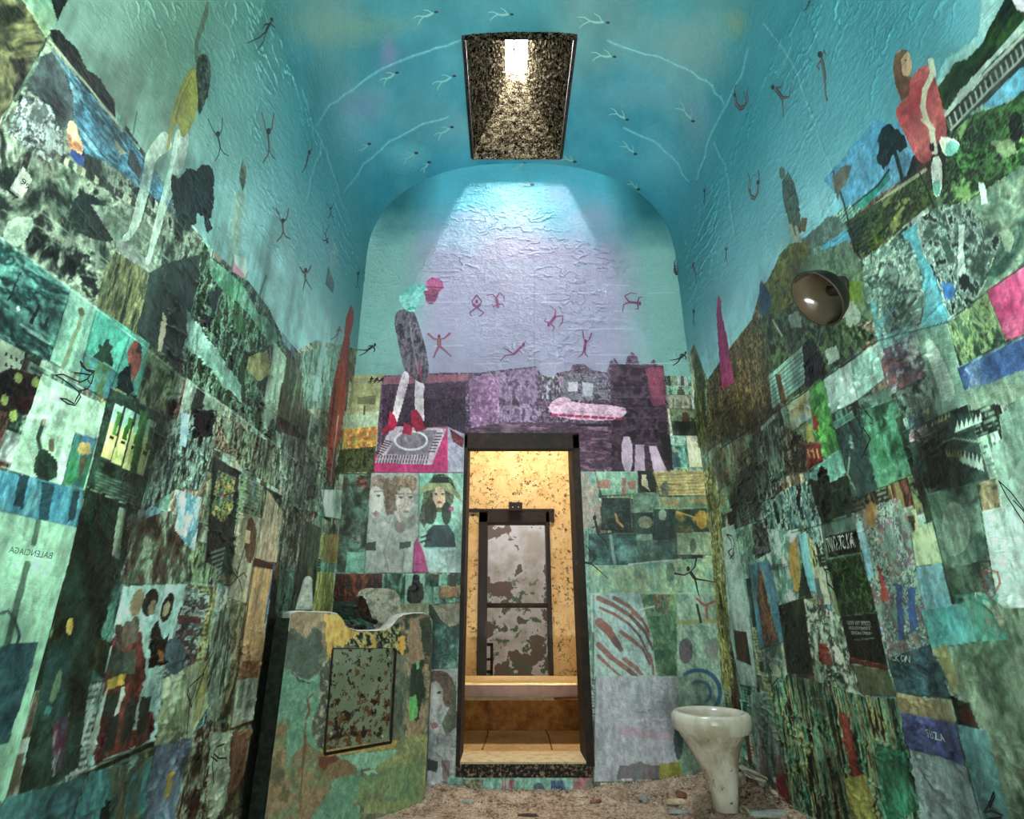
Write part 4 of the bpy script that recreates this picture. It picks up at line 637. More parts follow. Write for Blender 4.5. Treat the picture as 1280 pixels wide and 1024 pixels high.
def greypl():
    t = NT('peeling_grey_plaster'); p = t.pos(); f = t.noise(3.4, 6, .6, p); g = t.noise(11, 5, .6, p)
    c = t.ramp(f, [(.455, '6a5c54'), (.47, 'c8cace'), (.62, 'a8a29c')], 'LINEAR'); s = t.ramp(g, [(.56, 0.), (.6, 1.)])
    z = t.n('SeparateXYZ'); gg = t.n('NewGeometry'); t.l(gg.outputs['Position'], z.inputs[0])
    low = t.ramp(t.math('SUBTRACT', 1.6, z.outputs[2]), [(.1, 0.), (.4, 1.)])
    c = t.mix(t.math('MULTIPLY', s, low), c, '4c6b50'); t.bump(f, .6, .02); return t.done(c, .85)
M['grey'] = greypl()
def struct(name, m, *boxes, bev=0):
    bm = bmesh.new()
    for b in boxes: box(bm, *b, bev=bev)
    return obj(name, bm, m, None, kind='structure')
W2 = .27
# jambs and header of the cell doorway: steel lining through the wall thickness
fr = empty('door_frame', (0, D, 0), 'dark rusted steel frame lining the narrow doorway in the end wall', 'door frame')
for nm, b in (('jamb', (DX0-.012, DX0+.012, D-.012, D+W2, .13, DZ1)), ('jamb', (DX1-.035, DX1+.012, D-.012, D+W2, .13, DZ1)),
              ('header', (DX0-.012, DX1+.012, D-.012, D+.06, DZ1-.10, DZ1+.012))):
    bm = bmesh.new(); box(bm, *b, bev=.003); obj(nm, bm, M['rust'], fr)
SILL = .15
struct('trim_1', M['sill'], (DX0, DX1, D+.002, D+W2, SILL-.01, SILL))
struct('trim_2', M['sillface'], (DX0, DX1, D-.004, D+W2, DZ0-.01, SILL-.01))
M['sooty'] = simple('sooty_plaster', ['1c2422', '35423e'], 5)  # dark plaster tone, on the unseen corridor face to cut bounced light
struct('trim_3', M['sooty'], (-1.6, DX0-.012, D+.03, D+W2, 0, 3), (DX1+.012, 1.6, D+.03, D+W2, 0, 3), (DX0-.012, DX1+.012, D+.06, D+W2, DZ1+.012, 3))  # unseen corridor face, darkened to cut light bouncing onto the bench front
# corridor
YC = 5.16
struct('floor_corridor', M['tile'], (-1.6, 1.6, D+W2, YC+.1, -.06, .05))
struct('ceiling_corridor', M['yellow'], (-1.6, 1.6, D+W2, 7, 3, 3.1))
# far side of the corridor: yellow wall with the second doorway
def W(px, py, y): p = on_y(px, py, y); return p.x, p.z
o0, o1 = W(604, 700, YC)[0], W(684, 700, YC)[0]; ot = W(640, 650, YC)[1]
YT = .16
struct('wall_corridor', M['yellow'], (-1.6, o0, YC, YC+YT, .3, 3), (o1, 1.6, YC, YC+YT, .3, 3), (o0, o1, YC, YC+YT, ot, 3))
struct('baseboard_corridor', M['brownbase'], (-1.6, 1.6, YC-.06, YC+YT, .0, .27))
struct('trim_4', M['sill'], (-1.6, .28, YC-.085, YC+.1, .27, .30))
struct('wall_corridor_side', M['yellow'], (-1.7, -1.6, D+W2, YC+YT, 0, 3), (1.6, 1.7, D+W2, YC+YT, 0, 3))
bm = bmesh.new()
for pxs in ((611, 908, 603, 937), (680, 908, 690, 937)):
    a, b = on_z(pxs[0], pxs[1], .052), on_z(pxs[2], pxs[3], .052); tube(bm, [a, (a+b)/2+Vector((.01, 0, 0)), b], .006, 6)
obj('trim_7', bm, M['brownbase'], kind='structure')
# far room
struct('wall_far_room', M['grey'], (-1.5, 1.5, 6.6, 6.7, 0, 3), (-1.5, -1.4, YC+YT, 6.6, 0, 3), (1.4, 1.5, YC+YT, 6.6, 0, 3))
struct('floor_far_room', M['tile'], (-1.5, 1.5, YC+.1, 6.6, .1, .2))
# skylight shaft: four splayed stone faces from the hole in the vault up to the slit
def shaft():
    t = NT('rough_stone_shaft'); p = t.pos(); f = t.noise(26, 8, .75, p); g = t.noise(85, 4, .8, p)
    c = t.ramp(t.math('ADD', t.math('MULTIPLY', f, .5), t.math('MULTIPLY', g, .5)), [(.44, '020202'), (.475, '1c1811'), (.52, '4c4536'), (.575, '8c846e')])
    t.bump(t.math('ADD', f, g), 1, .03); t.done(c, 1, 0, .0); return t.m
M['shaft'] = shaft(); bm = bmesh.new()
def gridface(bm, a, b, c, d, n, m, amp, keep):
    """grid between four corners, roughened inside"""
    V_ = []
    nr = (Vector(b)-Vector(a)).cross(Vector(d)-Vector(a)).normalized()
    for i in range(n+1):
        r = []
        for j in range(m+1):
            s, t = i/n, j/m; p = (Vector(a)*(1-s)+Vector(b)*s)*(1-t)+(Vector(d)*(1-s)+Vector(c)*s)*t
            if 0 < i < n and 0 < j < m: p += nr*random.uniform(-amp, amp)
            r.append(bm.verts.new(p))
        V_.append(r)
    for i in range(n):
        for j in range(m): bm.faces.new((V_[i][j], V_[i+1][j], V_[i+1][j+1], V_[i][j+1]))
zb0 = float(arch_z(SKX-SKH)); x0, x1, s0, s1 = SKX-SKH, SKX+SKH, SKX-SLW, SKX+SLW; zc0 = 4.44
LO = 4.385
gridface(bm, (x0, SKN, LO), (x0, SKF, LO), (s0, SKF, SLH), (s0, SKN, SLH), 60, 50, .006, 0)
gridface(bm, (x1, SKN, LO), (x1, SKF, LO), (s1, SKF, SLH), (s1, SKN, SLH), 60, 50, .006, 0)
gridface(bm, (x0, SKF, LO), (x1, SKF, LO), (s1, SKF, SLH), (s0, SKF, SLH), 50, 50, .006, 0)
gridface(bm, (x0, SKN, LO), (x1, SKN, LO), (s1, SKN, SLH), (s0, SKN, SLH), 50, 50, .006, 0)
obj('trim_5', bm, M['shaft'], kind='structure')
struct('trim_6', M['dark'], (x0-.012, x0+.012, SKN, SKF, 4.395, 4.445), (x1-.012, x1+.012, SKN, SKF, 4.395, 4.445))
# roof slab over the vault keeps the daylight to the slit
struct('ceiling_roof', M['shaft'], (-1.5, s0, -1.5, 3.9, SLH, SLH+.1), (s1, 1.5, -1.5, 3.9, SLH, SLH+.1), (s0, s1, -1.5, SKN, SLH, SLH+.1), (s0, s1, SKF, 3.9, SLH, SLH+.1))
struct('wall_front', M['sooty'], (-1.5, 1.5, -1.6, -1.5, -.1, 5.3), (-1.5, -1.3, -1.5, 3.9, 4.6, 5.3), (1.3, 1.5, -1.5, 3.9, 4.6, 5.3), (-1.5, 1.5, 3.63, 3.9, 4.55, 5.3), (-1.5, -1.21, -1.5, 3.9, 0, 4.6), (1.21, 1.5, -1.5, 3.9, 0, 4.6), (-1.21, DX0-.03, D+.01, D+.1, 0, 4.6), (DX1+.03, 1.21, D+.01, D+.1, 0, 4.6), (-1.21, 1.21, D+.01, D+.1, DZ1+.1, 4.6))
struct('ceiling_entrance', M['sooty'], (-1.3, 1.3, -1.5, -.95, 4.0, 4.6))
# ------------------------------------------------ floor of the cell: dust heaped along the walls
def fh(x, y):
    r = .05*math.exp(-((x-.75)**2/.06+(y-3.52)**2/.05))+.09*math.exp(-((x-1.15)**2/.05+(y-2.95)**2/.5))
    r += .05*math.exp(-((x-1.1)**2/.1+(y-3.4)**2/.12))+.03*math.exp(-((x+.45)**2/.02+(y-3.55)**2/.02))
    r += .02*math.exp(-((y-3.62)/.2)**2)+.02*math.exp(-((x-.45)**2/.01+(y-3.5)**2/.02))
    return r
def floor():
    t = NT('dusty_plaster_rubble'); p = t.pos(); f = t.noise(9, 8, .7, p); g = t.noise(55, 5, .75, p)
    c = t.ramp(t.math('ADD', t.math('MULTIPLY', f, .45), t.math('MULTIPLY', g, .55)), [(.40, '3a2a20'), (.46, 'a88c78'), (.54, 'd4bca6'), (.64, 'f2e8da')])
    t.bump(t.math('ADD', f, g), .9, .02); return t.done(c, .95)
M['floor'] = floor(); bm = bmesh.new(); nx, ny = 300, 220; g = []
for i in range(nx+1):
    r = []
    for j in range(ny+1):
        x = -HW+2*HW*i/nx; y = (-1.0 if j == 0 else 2.4+1.2*(j-1)/(ny-1)); q = fh(x, y)
        q += q*.5*(float(fbm(np.array(x*14), np.array(y*14), 5))-.5)+.028*(float(fbm(np.array(x*30), np.array(y*30), 9, 5, .7))-.5)*(.35+min(1, q*12))
        r.append(bm.verts.new((x, y, q)))
    g.append(r)
for i in range(nx):
    for j in range(ny): bm.faces.new((g[i][j], g[i+1][j], g[i+1][j+1], g[i][j+1]))
FLOOR = obj('floor', bm, M['floor'], smooth=True, kind='structure')
# ------------------------------------------------ concrete sink block across the left corner
EA = Vector((-1.125, 2.755, 0)); EB = Vector((-.545, 3.43, 0)); DG = (EB-EA).normalized(); DN = Vector((DG.y, -DG.x, 0)); WD = (EB-EA).length
def diag(px, py, off=0):
    d = ray(px, py); o = EA+DN*off; t = (o-CAM).dot(DN)/d.dot(DN); p = CAM+d*t; return (p-o).dot(DG), p.z
def dpt(s, z, off=0): p = EA+DG*s+DN*off; return Vector((p.x, p.y, z))
sA, zA = np.meshgrid(np.arange(-.03, WD+.04, .004), np.arange(-.05, .97, .004), indexing='ij')
CS = Canvas('sink', np.stack([EA.x+DG.x*sA, EA.y+DG.y*sA, zA], -1), sA, zA, tuple(DN)); CSL = [CS]
CS.RGB[:] = tex('4c5a50 6e7a68 5c5a48', sA, zA, 9, 9, 3); CS.DT[:] = .8
P('300,1100 300,820 372,840 450,860 450,1100', '6c9882 5e8672 7ca690 50766a', 5, 7, con=2.4, where=CSL, jag=3)
P('360,760 430,760 430,800 400,810 384,800 372,792 360,792', '9c8a74 84745f a8967c', 20, 20, where=CSL, jag=4)
P('352,790 368,786 380,800 392,784 402,790 402,812 396,840 386,852 372,848 362,838', '4a564a 58645a 3e4a42', 8, 8, con=2, where=CSL, jag=2); L('362,838 372,848 386,852 396,846 402,840', 1.6, '9cb09c', .8, where=CSL); L('364,841 374,851 388,855', 1.6, '1f2a22', .8, where=CSL)
P('404,768 424,768 436,786 452,792 480,792 470,806 440,802 420,812 410,806', 'd4ae64 e0bc74 b8924c', 14, 14, con=2.4, where=CSL, jag=4); P('408,806 416,806 414,836 410,838', 'c8a058', where=CSL, jag=3)
P('446,792 500,780 508,800 505,818 450,812 430,808', '18201a 3f5244 b0b890 d0a858', 60, 60, con=4.5, where=CSL, jag=5)
P('498,768 545,766 545,860 536,880 520,850 505,820 500,790', '3a463e 8c7a68 9c8c78 3f4c44', 14, 14, con=3, where=CSL, jag=3)
P('512,778 524,776 530,800 528,830 534,850 520,842 508,822 510,800', 'a08a78 94806c', 20, 20, where=CSL, jag=4); P('524,774 538,772 539,812 530,818 526,798', '3a463c 48564a', 14, 14, where=CSL, jag=3); P('500,796 507,796 505,835 499,832', 'd8ac58', where=CSL, jag=3)
P('506,830 536,830 534,950 505,950', '8c7c64 9a8c74 4a5c4c', 14, 9, con=3, where=CSL, jag=4); P('514,832 528,826 530,870 522,905 512,880', '34443a 2c3a30', 14, 9, where=CSL, jag=4); P('513,872 520,870 522,896 516,902 511,900', '78c878 5aa860', where=CSL, jag=2); P('518,828 524,826 522,838', '78b884', where=CSL, jag=2)
P('484,812 506,820 502,900 492,940 486,930', '48544a 566256 707868', 12, 8, con=3, where=CSL, jag=3); P('398,830 414,820 408,940 396,935 388,910 400,880', '5a6050 48544a b0a890', 30, 30, con=3.4, where=CSL, jag=4)
P('470,936 540,916 540,1010 450,1020', '8a9260 7c8a64 949c68 6c7c60', 6, 6, con=2.4, where=CSL, jag=6); P('384,930 400,946 500,938 470,960 420,968 400,950', '7cb098 8ab8a0', 9, 9, where=CSL, jag=4)
P('380,930 430,950 450,968 420,975 380,1040 330,1040 330,960 350,900 362,900 356,960', '7c6850 6c7c60 8a765c 5a5a44', 7, 7, con=2.6, where=CSL, jag=6); P('396,948 420,944 425,952 410,956 404,966 398,958', '6a4438', where=CSL, jag=2)
for s_ in ('390,868 384,876 386,890 382,900', '382,905 380,915 381,925 378,960 374,1010'): L(s_, 2.2, '6c4432', .9, where=CSL)
P('454,966 468,962 472,970 462,974', '98c8b0', where=CSL, jag=2); P('450,975 500,955 530,960 520,1000 440,1010', '5f7e60 748c68 6a6c50', 9, 9, con=2.6, where=CSL, jag=6)
P('400,938 500,926 492,936 430,944 404,946', 'b8a468 a89054', where=CSL, jag=3)
S_top = [(350, 790), (350, 772), (354, 767), (372, 765), (412, 766), (422, 768), (427, 773), (432, 781), (437, 786), (446, 789), (470, 789), (484, 787), (491, 781), (497, 773), (504, 769), (516, 767), (530, 767), (537, 770), (540, 776), (541, 790)]
prof = [diag(*p) for p in S_top]; prof = [(min(max(s, 0), WD), z) for s, z in prof]; prof[0] = (0, prof[0][1]); prof[-1] = (WD, prof[-1][1])
outline = [(0, -.02)]+prof+[(WD, -.02)]
ZT = max(z for s, z in prof)
sk = empty('sink_block', (EA.x, 3.3, 0), 'big peeling green concrete sink block across the left corner, with a rusty metal plate', 'sink')
M['conc'] = simple('chipped_green_concrete', ['26352c', '566a5c', '8a9a86', 'c5ccc0'], 14, .85, .6, .01)
M['conctop'] = simple('dusty_white_concrete_edge', ['9aa498', 'd5dad0', 'e8ebe2'], 20, .8, .4)
from mathutils.geometry import delaunay_2d_cdt
def face_mesh():
    op = np.array(outline[::-1]); dense = []
    for a, b in zip(op, np.roll(op, -1, 0)):
        n = max(1, int(np.hypot(*(b-a))/.006)); dense += [tuple(a+(b-a)*k/n) for k in range(n)]
    g = [(s, z) for s in np.arange(.004, WD, .006) for z in np.arange(-.014, ZT, .006)]
    ga = np.array(g); k = inside(np.array(dense), ga[:, 0], ga[:, 1]); g = [Vector(q) for q, f in zip(g, k) if f]
    dn = [Vector(q) for q in dense]
    V_, E_, F_, *_r = delaunay_2d_cdt(dn+g, [], [list(range(len(dn)))], 1, 1e-6)
    return V_, F_
V_, F_ = face_mesh(); CS.RGB = np.clip(CS.RGB*1.17, 0, 1)
s0 = np.array([(v.x, v.y) for v in V_]); ii = np.clip(((s0[:, 0]+.03)/.004).astype(int), 0, sA.shape[0]-1); jj = np.clip(((s0[:, 1]+.05)/.004).astype(int), 0, sA.shape[1]-1)
rel = (fbm(s0[:, 0]*20, s0[:, 1]*20, 5, 4)-.5)*.006
me = bpy.data.meshes.new('front_face'); me.from_pydata([tuple(dpt(v.x, v.y, r)) for v, r in zip(V_, rel)], [], F_)
q = np.ones((len(V_), 4), np.float32); q[:, :3] = lin(CS.RGB[ii, jj]); me.attributes.new('paint', 'FLOAT_COLOR', 'POINT').data.foreach_set('color', q.ravel())
me.attributes.new('detail', 'FLOAT', 'POINT').data.foreach_set('value', np.full(len(V_), .9, np.float32)); link('front_face', me, M['wall'], sk)
bm = bmesh.new(); ring = prof; TH_ = .075   # thickness of the front wall of the basin: rim follows the notched outline
pa = [bm.verts.new(dpt(s, z, .004)) for s, z in ring]; pm = [bm.verts.new(dpt(s, z+.006, -.012)) for s, z in ring]; pb = [bm.verts.new(dpt(s, z+.004, -TH_)) for s, z in ring]; pc = [bm.verts.new(dpt(s, .5, -TH_)) for s, z in ring]
for A_, B_ in ((pa, pm), (pm, pb), (pb, pc)):
    for k in range(len(ring)-1): bm.faces.new((A_[k], B_[k], B_[k+1], A_[k+1]))
obj('rim', bm, M['conctop'], sk, smooth=True)
bm = bmesh.new()
def prism(bm, foot, z0, z1):
    a = [bm.verts.new((x, y, z0)) for x, y in foot]; b = [bm.verts.new((x, y, z1)) for x, y in foot]; n = len(foot)
    for k in range(n): bm.faces.new((a[k], a[(k+1) % n], b[(k+1) % n], b[k]))
    bm.faces.new(b); bm.faces.new(a[::-1])
A2 = (EA-DN*.01); B2 = (EB-DN*.01)
prism(bm, [(-1.195, EA.y+.02), (A2.x, A2.y), (B2.x, B2.y), (B2.x-.005, 3.595), (-1.195, 3.595)], -.02, .80)
obj('body', bm, M['conc'], sk)
# left return of the block, speckled black green; top ledges left and right of the basin
M['mould'] = simple('black_green_mould', ['020302', '0c140d', '1f3022', '040604'], 30, .9, .8, .02)  # plain black green speckle for the dark side return
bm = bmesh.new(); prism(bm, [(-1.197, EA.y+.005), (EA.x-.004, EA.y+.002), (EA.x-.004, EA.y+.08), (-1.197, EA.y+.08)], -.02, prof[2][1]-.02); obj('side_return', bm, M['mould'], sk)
bm = bmesh.new(); a = EA-DN*.07; b = EA+DG*(prof[5][0]-.02)-DN*.07; prism(bm, [(-1.19, a.y), (a.x, a.y), (b.x, b.y), (b.x-.12, 3.59), (-1.19, 3.59)], .79, ZT-.03)
c = EA+DG*(prof[14][0]+.03)-DN*.07; d_ = EB-DN*.07; prism(bm, [(c.x, c.y), (d_.x, d_.y), (d_.x-.01, 3.59), (c.x-.05, 3.59)], .79, ZT-.03); obj('ledge', bm, M['conctop'], sk)
# broken basin back: a curved slab behind the notch
bm = bmesh.new(); YB = 3.34
bp = [(446, 746), (449, 739), (457, 735.5), (470, 735), (485, 735.5), (494, 739), (499, 746), (500, 757), (503, 768), (508, 792), (470, 792), (464, 769), (460, 758), (457, 749), (452, 744)]
fr_ = [on_y(px, py, YB) for px, py in bp]; va = [bm.verts.new(p) for p in fr_]; vb = [bm.verts.new(p+Vector((-.015, .10, .0))) for p in fr_]; n = len(va)
bm.faces.new(va); bm.faces.new(vb[::-1])
for k in range(n): bm.faces.new((va[k], vb[k], vb[(k+1) % n], va[(k+1) % n]))
bmesh.ops.recalc_face_normals(bm, faces=bm.faces); bmesh.ops.triangulate(bm, faces=[f for f in bm.faces if len(f.verts) > 4]); bmesh.ops.subdivide_edges(bm, edges=bm.edges[:], cuts=3, use_grid_fill=True)
for v in bm.verts: v.co += Vector((random.uniform(-.002, .002), random.uniform(-.004, .004), random.uniform(-.002, .002)))
M['basin'] = simple('flaking_grey_basin', ['4c4f42', '8a8d7c', 'c8cbb8', '3a3d33'], 22, .85, .7, .01)
obj('basin_back', bm, M['basin'], sk)
bm = bmesh.new(); tube(bm, [on_y(452, 745, YB+.02), on_y(449, 760, YB+.02), on_y(455, 772, YB), on_y(470, 778, YB-.06)], [.008, .014, .014, .012], 10)
obj('drain_stub', bm, simple('black_rust_crust', ['040302', '1a0e08', '50362a'], 30, .9, .9, .02), sk)  # black tube standing in for the shaded left side of the basin back
bm = bmesh.new()
for k in range(46):
    s_, o = random.uniform(prof[6][0]+.02, prof[13][0]-.02), -random.uniform(.1, .34); p = dpt(s_, .80+random.uniform(0, .035)+(.03 if o < -.2 else 0), o); r = random.uniform(.012, .035)
    m_ = Matrix.Translation(p) @ Matrix.Diagonal((r, r*random.uniform(.6, 1.2), r*random.uniform(.5, .9), 1)); bmesh.ops.create_icosphere(bm, subdivisions=2, radius=1, matrix=m_)
for v in bm.verts: v.co += Vector([random.uniform(-.004, .004) for _ in range(3)])
o = obj('basin_rubble', bm, simple('dark_damp_rubble', ['0a0606', '2f2422', '8a7a74'], 30, .9, .9, .02), sk); o['kind'] = 'stuff'
# metal plate hung on the block
M['plate'] = None
def plate():
    t = NT('rust_spotted_green_plate'); p = t.pos(); f = t.noise(20, 7, .7, p); g = t.noise(5, 4, .6, p)
    z = t.n('SeparateXYZ'); gg = t.n('NewGeometry'); t.l(gg.outputs['Position'], z.inputs[0])
    c = t.ramp(g, [(.35, '76866e'), (.6, '8e9c86')]); lo = t.math('MULTIPLY', t.math('SUBTRACT', .62, z.outputs[2]), .22)
    r = t.math('ADD', t.noise(24, 5, .7, p), lo)
    c = t.mix(t.ramp(r, [(.56, 0.), (.60, 1.)]), c, '6a4420'); c = t.mix(t.ramp(t.math('ADD', f, t.math('MULTIPLY', lo, .4)), [(.55, 0.), (.58, 1.)]), c, '24130a')
    t.bump(f, .3, .004); return t.done(c, .6, .1)
M['plate'] = plate(); bm = bmesh.new(); PC = [(419, 812), (492, 811), (487, 925), (409, 938)]
c4 = [diag(px, py, .03) for px, py in PC]; fa = [bm.verts.new(dpt(s, z, .022)) for s, z in c4]; fb = [bm.verts.new(dpt(s, z, .016)) for s, z in c4]
bm.faces.new(fa[::-1]); bm.faces.new(fb)
for k in range(4): bm.faces.new((fa[k], fa[(k+1) % 4], fb[(k+1) % 4], fb[k]))
bmesh.ops.recalc_face_normals(bm, faces=bm.faces); pl = obj('access_plate', bm, M['plate'], sk); pl['label'] = 'rust spotted grey green metal plate'
bm = bmesh.new()
c5 = [diag(px, py, .0) for px, py in [(416, 812), (494, 812), (488, 928), (405, 943)]]; cx_, cz_ = sum(s for s, z in c5)/4, sum(z for s, z in c5)/4
prevs = [(s, z) for s, z in c5]
for k in range(4):
    (sa_, za_), (sb_, zb_) = prevs[k], prevs[(k+1) % 4]
    tube(bm, [dpt(sa_, za_, .004), dpt(sb_, zb_, .004)], .007, 8)
obj('plate_frame', bm, M['dark'], sk)
for px, py in ((421, 826), (487, 823), (414, 917), (478, 921)):
    bm = bmesh.new(); s_, z_ = diag(px, py, .022); p = dpt(s_, z_, .022); q_ = bmesh.ops.create_uvsphere(bm, u_segments=12, v_segments=8, radius=.006, matrix=Matrix.Translation(p)); o = obj('screw', bm, simple('bright_screw', ['b0b0a8', 'd0d0c8'], 5, .3, 0, .001, .8), None)
    o.parent = pl; o.location = Vector((0, 0, 0)); o.matrix_parent_inverse = Matrix.Translation(-(sk.location+pl.location))
# plaster cone standing on the block
s_, z_ = diag(386, 765); base = dpt(s_, ZT+.012, -.045); bm = bmesh.new(); N_ = 14
rings = [(0, .043), (.02, .040), (.06, .033), (.10, .027), (.135, .022), (.148, .017), (.156, .008)]; prev = None
for h_, r_ in rings:
    rg = [bm.verts.new(base+Vector((r_*cos(t)+random.uniform(-.0015, .0015), r_*sin(t), h_+.028))) for t in [2*pi*k/N_ for k in range(N_)]]
    if prev:
        for k in range(N_): bm.faces.new((prev[k], prev[(k+1) % N_], rg[(k+1) % N_], rg[k]))
    else: bm.faces.new(rg[::-1])
    prev = rg
bm.faces.new(prev); bmesh.ops.translate(bm, verts=bm.verts, vec=(0, 0, -.030))
o = obj('plaster_cone', bm, simple('rough_white_plaster', ['7c8c80', 'b4c0b4', 'dfe6dc'], 30, .85, .6), smooth=True); tag(o, 'small rough white plaster cone standing on the left end of the concrete sink block', 'plaster cone')

# ------------------------------------------------ toilet in the right corner
def porcelain():
    t = NT('stained_porcelain'); p = t.pos((1, 1, .6)); f = t.noise(9, 5, .6, p); g = t.noise(34, 5, .7, p)
    c = t.ramp(f, [(.32, 'c8c4b0'), (.5, 'e6e6da'), (.7, 'f0f2ea')]); z = t.n('SeparateXYZ'); gg = t.n('NewGeometry'); t.l(gg.outputs['Position'], z.inputs[0])
    low = t.ramp(t.math('SUBTRACT', .44, z.outputs[2]), [(0., 0.), (.08, 1.)])
    c = t.mix(t.math('MULTIPLY', low, t.ramp(f, [(.4, .75), (.6, .25)])), c, '94866a'); c = t.mix(t.math('MULTIPLY', low, t.ramp(g, [(.6, 0.), (.66, .9)])), c, '4c3420')
    t.bump(f, .1, .004); return t.done(c, .16, 0, .6)
M['porc'] = porcelain(); TY = 3.12
TC = on_y(888, 893, TY); tl = empty('toilet', (TC.x, TC.y, 0), 'stained white porcelain toilet without seat or tank, on a tapering pedestal in the right corner', 'toilet')
tl.location = (TC.x, TY, fh(TC.x, TY))
k_ = ((TY*CT+(TC.z-CAM.z)*ST))/FPX
def loft(bm, secs, n=48, cap0=False, cap1=False):
    """sections (cx, cy, z, rx, ry, squareness)"""
    prev = None
    for i, (cx, cy, z, rx, ry, sq) in enumerate(secs):
        rg = []
        for t in [2*pi*k/n for k in range(n)]:
            c, s = cos(t), sin(t); e = 2/sq
            rg.append(bm.verts.new((cx+rx*math.copysign(abs(c)**e, c), cy+ry*math.copysign(abs(s)**e, s), z)))
        if prev:
            for k in range(n): bm.faces.new((prev[k], prev[(k+1) % n], rg[(k+1) % n], rg[k]))
        elif cap0: bm.faces.new(rg[::-1])
        prev = rg
    if cap1: bm.faces.new(prev)
def sec(x0, x1, py, ry, sq=2, dy=0):
    a, b = on_y(x0, py, TY+dy), on_y(x1, py, TY+dy); return ((a.x+b.x)/2, TY+dy, a.z, (b.x-a.x)/2, ry, sq)
RT = TC.z+.015
bm = bmesh.new()
S = [sec(893, 921, 1012, .06, 2.6, -.03), sec(889, 921, 990, .062, 2.6, -.03), sec(882, 921, 972, .068, 2.6, -.025), sec(872, 921, 952, .085, 2.5, -.02), sec(864, 922, 938, .105, 2.4, -.01), sec(856, 925, 926, .14, 2.2), sec(851, 927, 919, .165, 2), sec(850, 928, 916, .17, 2), sec(846, 931, 911, .182, 2), sec(845, 932, 904, .186, 2)]
loft(bm, S, cap0=True); obj('pedestal', bm, M['porc'], tl, smooth=True)
bm = bmesh.new(); RX = 47.5*k_; RY = .195
loft(bm, [(TC.x, TY, RT-.085, RX*.93, RY*.93, 2), (TC.x, TY, RT-.066, RX*.985, RY*.98, 2), (TC.x, TY, RT-.04, RX, RY, 2), (TC.x, TY, RT-.016, RX*.99, RY*.99, 2), (TC.x, TY, RT-.004, RX*.94, RY*.95, 2), (TC.x, TY, RT, RX*.86, RY*.87, 2), (TC.x, TY, RT-.004, RX*.78, RY*.78, 2), (TC.x, TY, RT-.02, RX*.70, RY*.71, 2), (TC.x, TY, RT-.05, RX*.66, RY*.68, 2)])
obj('rim', bm, M['porc'], tl, smooth=True)
bm = bmesh.new(); loft(bm, [(TC.x, TY, RT-.045, RX*.67, RY*.69, 2), (TC.x, TY, RT-.10, RX*.55, RY*.55, 2), (TC.x, TY, RT-.15, RX*.35, RY*.35, 2), (TC.x, TY, RT-.17, RX*.1, RY*.1, 2)], cap1=True)
obj('bowl', bm, simple('rust_stained_bowl', ['3c2a1e', '8a6f58', 'c5b8a4'], 20, .4, .5), tl, smooth=True)
bm = bmesh.new(); tube(bm, [(TC.x+.06, TY+.05, .22), (TC.x+.10, TY+.2, .24), (TC.x+.12, TY+.33, .2), (TC.x+.12, TY+.46, .18)], [.05, .055, .05, .05], 16); obj('outlet_pipe', bm, M['porc'], tl, smooth=True)
# broken porcelain shards beside it
def shard(pxs, z, th, mat, label, nm='porcelain_shard', cat='shard', tilt=.0):
    bm = bmesh.new(); ps = [on_z(px, py, z) for px, py in pxs]; c = sum(ps, Vector())/len(ps)
    a = [bm.verts.new(p+Vector((0, 0, tilt*(p.x-c.x)))) for p in ps]; b = [bm.verts.new(p+Vector((0, 0, th+tilt*(p.x-c.x)))) for p in ps]; n = len(ps)
    bm.faces.new(a[::-1]); bm.faces.new(b)
    for k in range(n): bm.faces.new((a[k], a[(k+1) % n], b[(k+1) % n], b[k]))
    bmesh.ops.recalc_face_normals(bm, faces=bm.faces); bmesh.ops.bevel(bm, geom=bm.edges[:], offset=min(th*.3, .004), segments=1, affect='EDGES')
    return tag(obj(nm, bm, mat), label, cat)
shard([(921, 962), (935, 961), (948, 966), (960, 973), (958, 979), (945, 978), (930, 970)], .165, .014, M['porc'], 'long pale porcelain shard lying in the shadow right of the toilet', tilt=-.25)
shard([(921, 975), (930, 972), (933, 980), (924, 986)], .13, .03, M['porc'], 'small chunky porcelain piece at the right foot of the toilet')
# stones and rubble
M['stone'] = simple('tan_rubble_stone', ['8a7460', 'c0aa90', 'e0d0b8'], 30, .9, .6); M['brick'] = simple('brown_brick_bit', ['5c3a28', '8f6044'], 30, .9, .6); M['gstone'] = simple('grey_plaster_bit', ['6f7a76', 'a8b0aa'], 30, .9, .5)
def rock(px, py, rpx, sx, sz, m, label, rot=0):
    y = 3.4; p = on_y(px, py, y)
    for _ in range(60):
        d = ray(px, py); t = (y-CAM.y)/d.y; p = CAM+d*t; h = fh(p.x, y)
        y += (h+.004-p.z)/max(.05, -d.z/d.y)*-1*.6 if False else 0
        if p.z < h: y -= .02
    y = min(y, 3.5); d = ray(px, py); p = CAM+d*((y-CAM.y)/d.y); p.z = fh(p.x, p.y); r = rpx*(p.y*CT+(p.z-.92)*ST)/FPX
    bm = bmesh.new(); bmesh.ops.create_icosphere(bm, subdivisions=3, radius=r)
    for v in bm.verts:
        f = 1+.35*(float(fbm(np.array(v.co.x/r*1.3+px), np.array(v.co.y/r*1.3+v.co.z/r), 7, 3))-.5)*2; v.co = Vector((v.co.x*sx*f, v.co.y*f*.8, max(v.co.z*sz*f, -r*.3*sz)))
    bmesh.ops.rotate(bm, verts=bm.verts, cent=(0, 0, 0), matrix=Matrix.Rotation(rot, 3, 'Y')); bmesh.ops.translate(bm, verts=bm.verts, vec=p+Vector((0, 0, r*sz*.25)))
    tag(obj('stone', bm, m), label, 'stone')
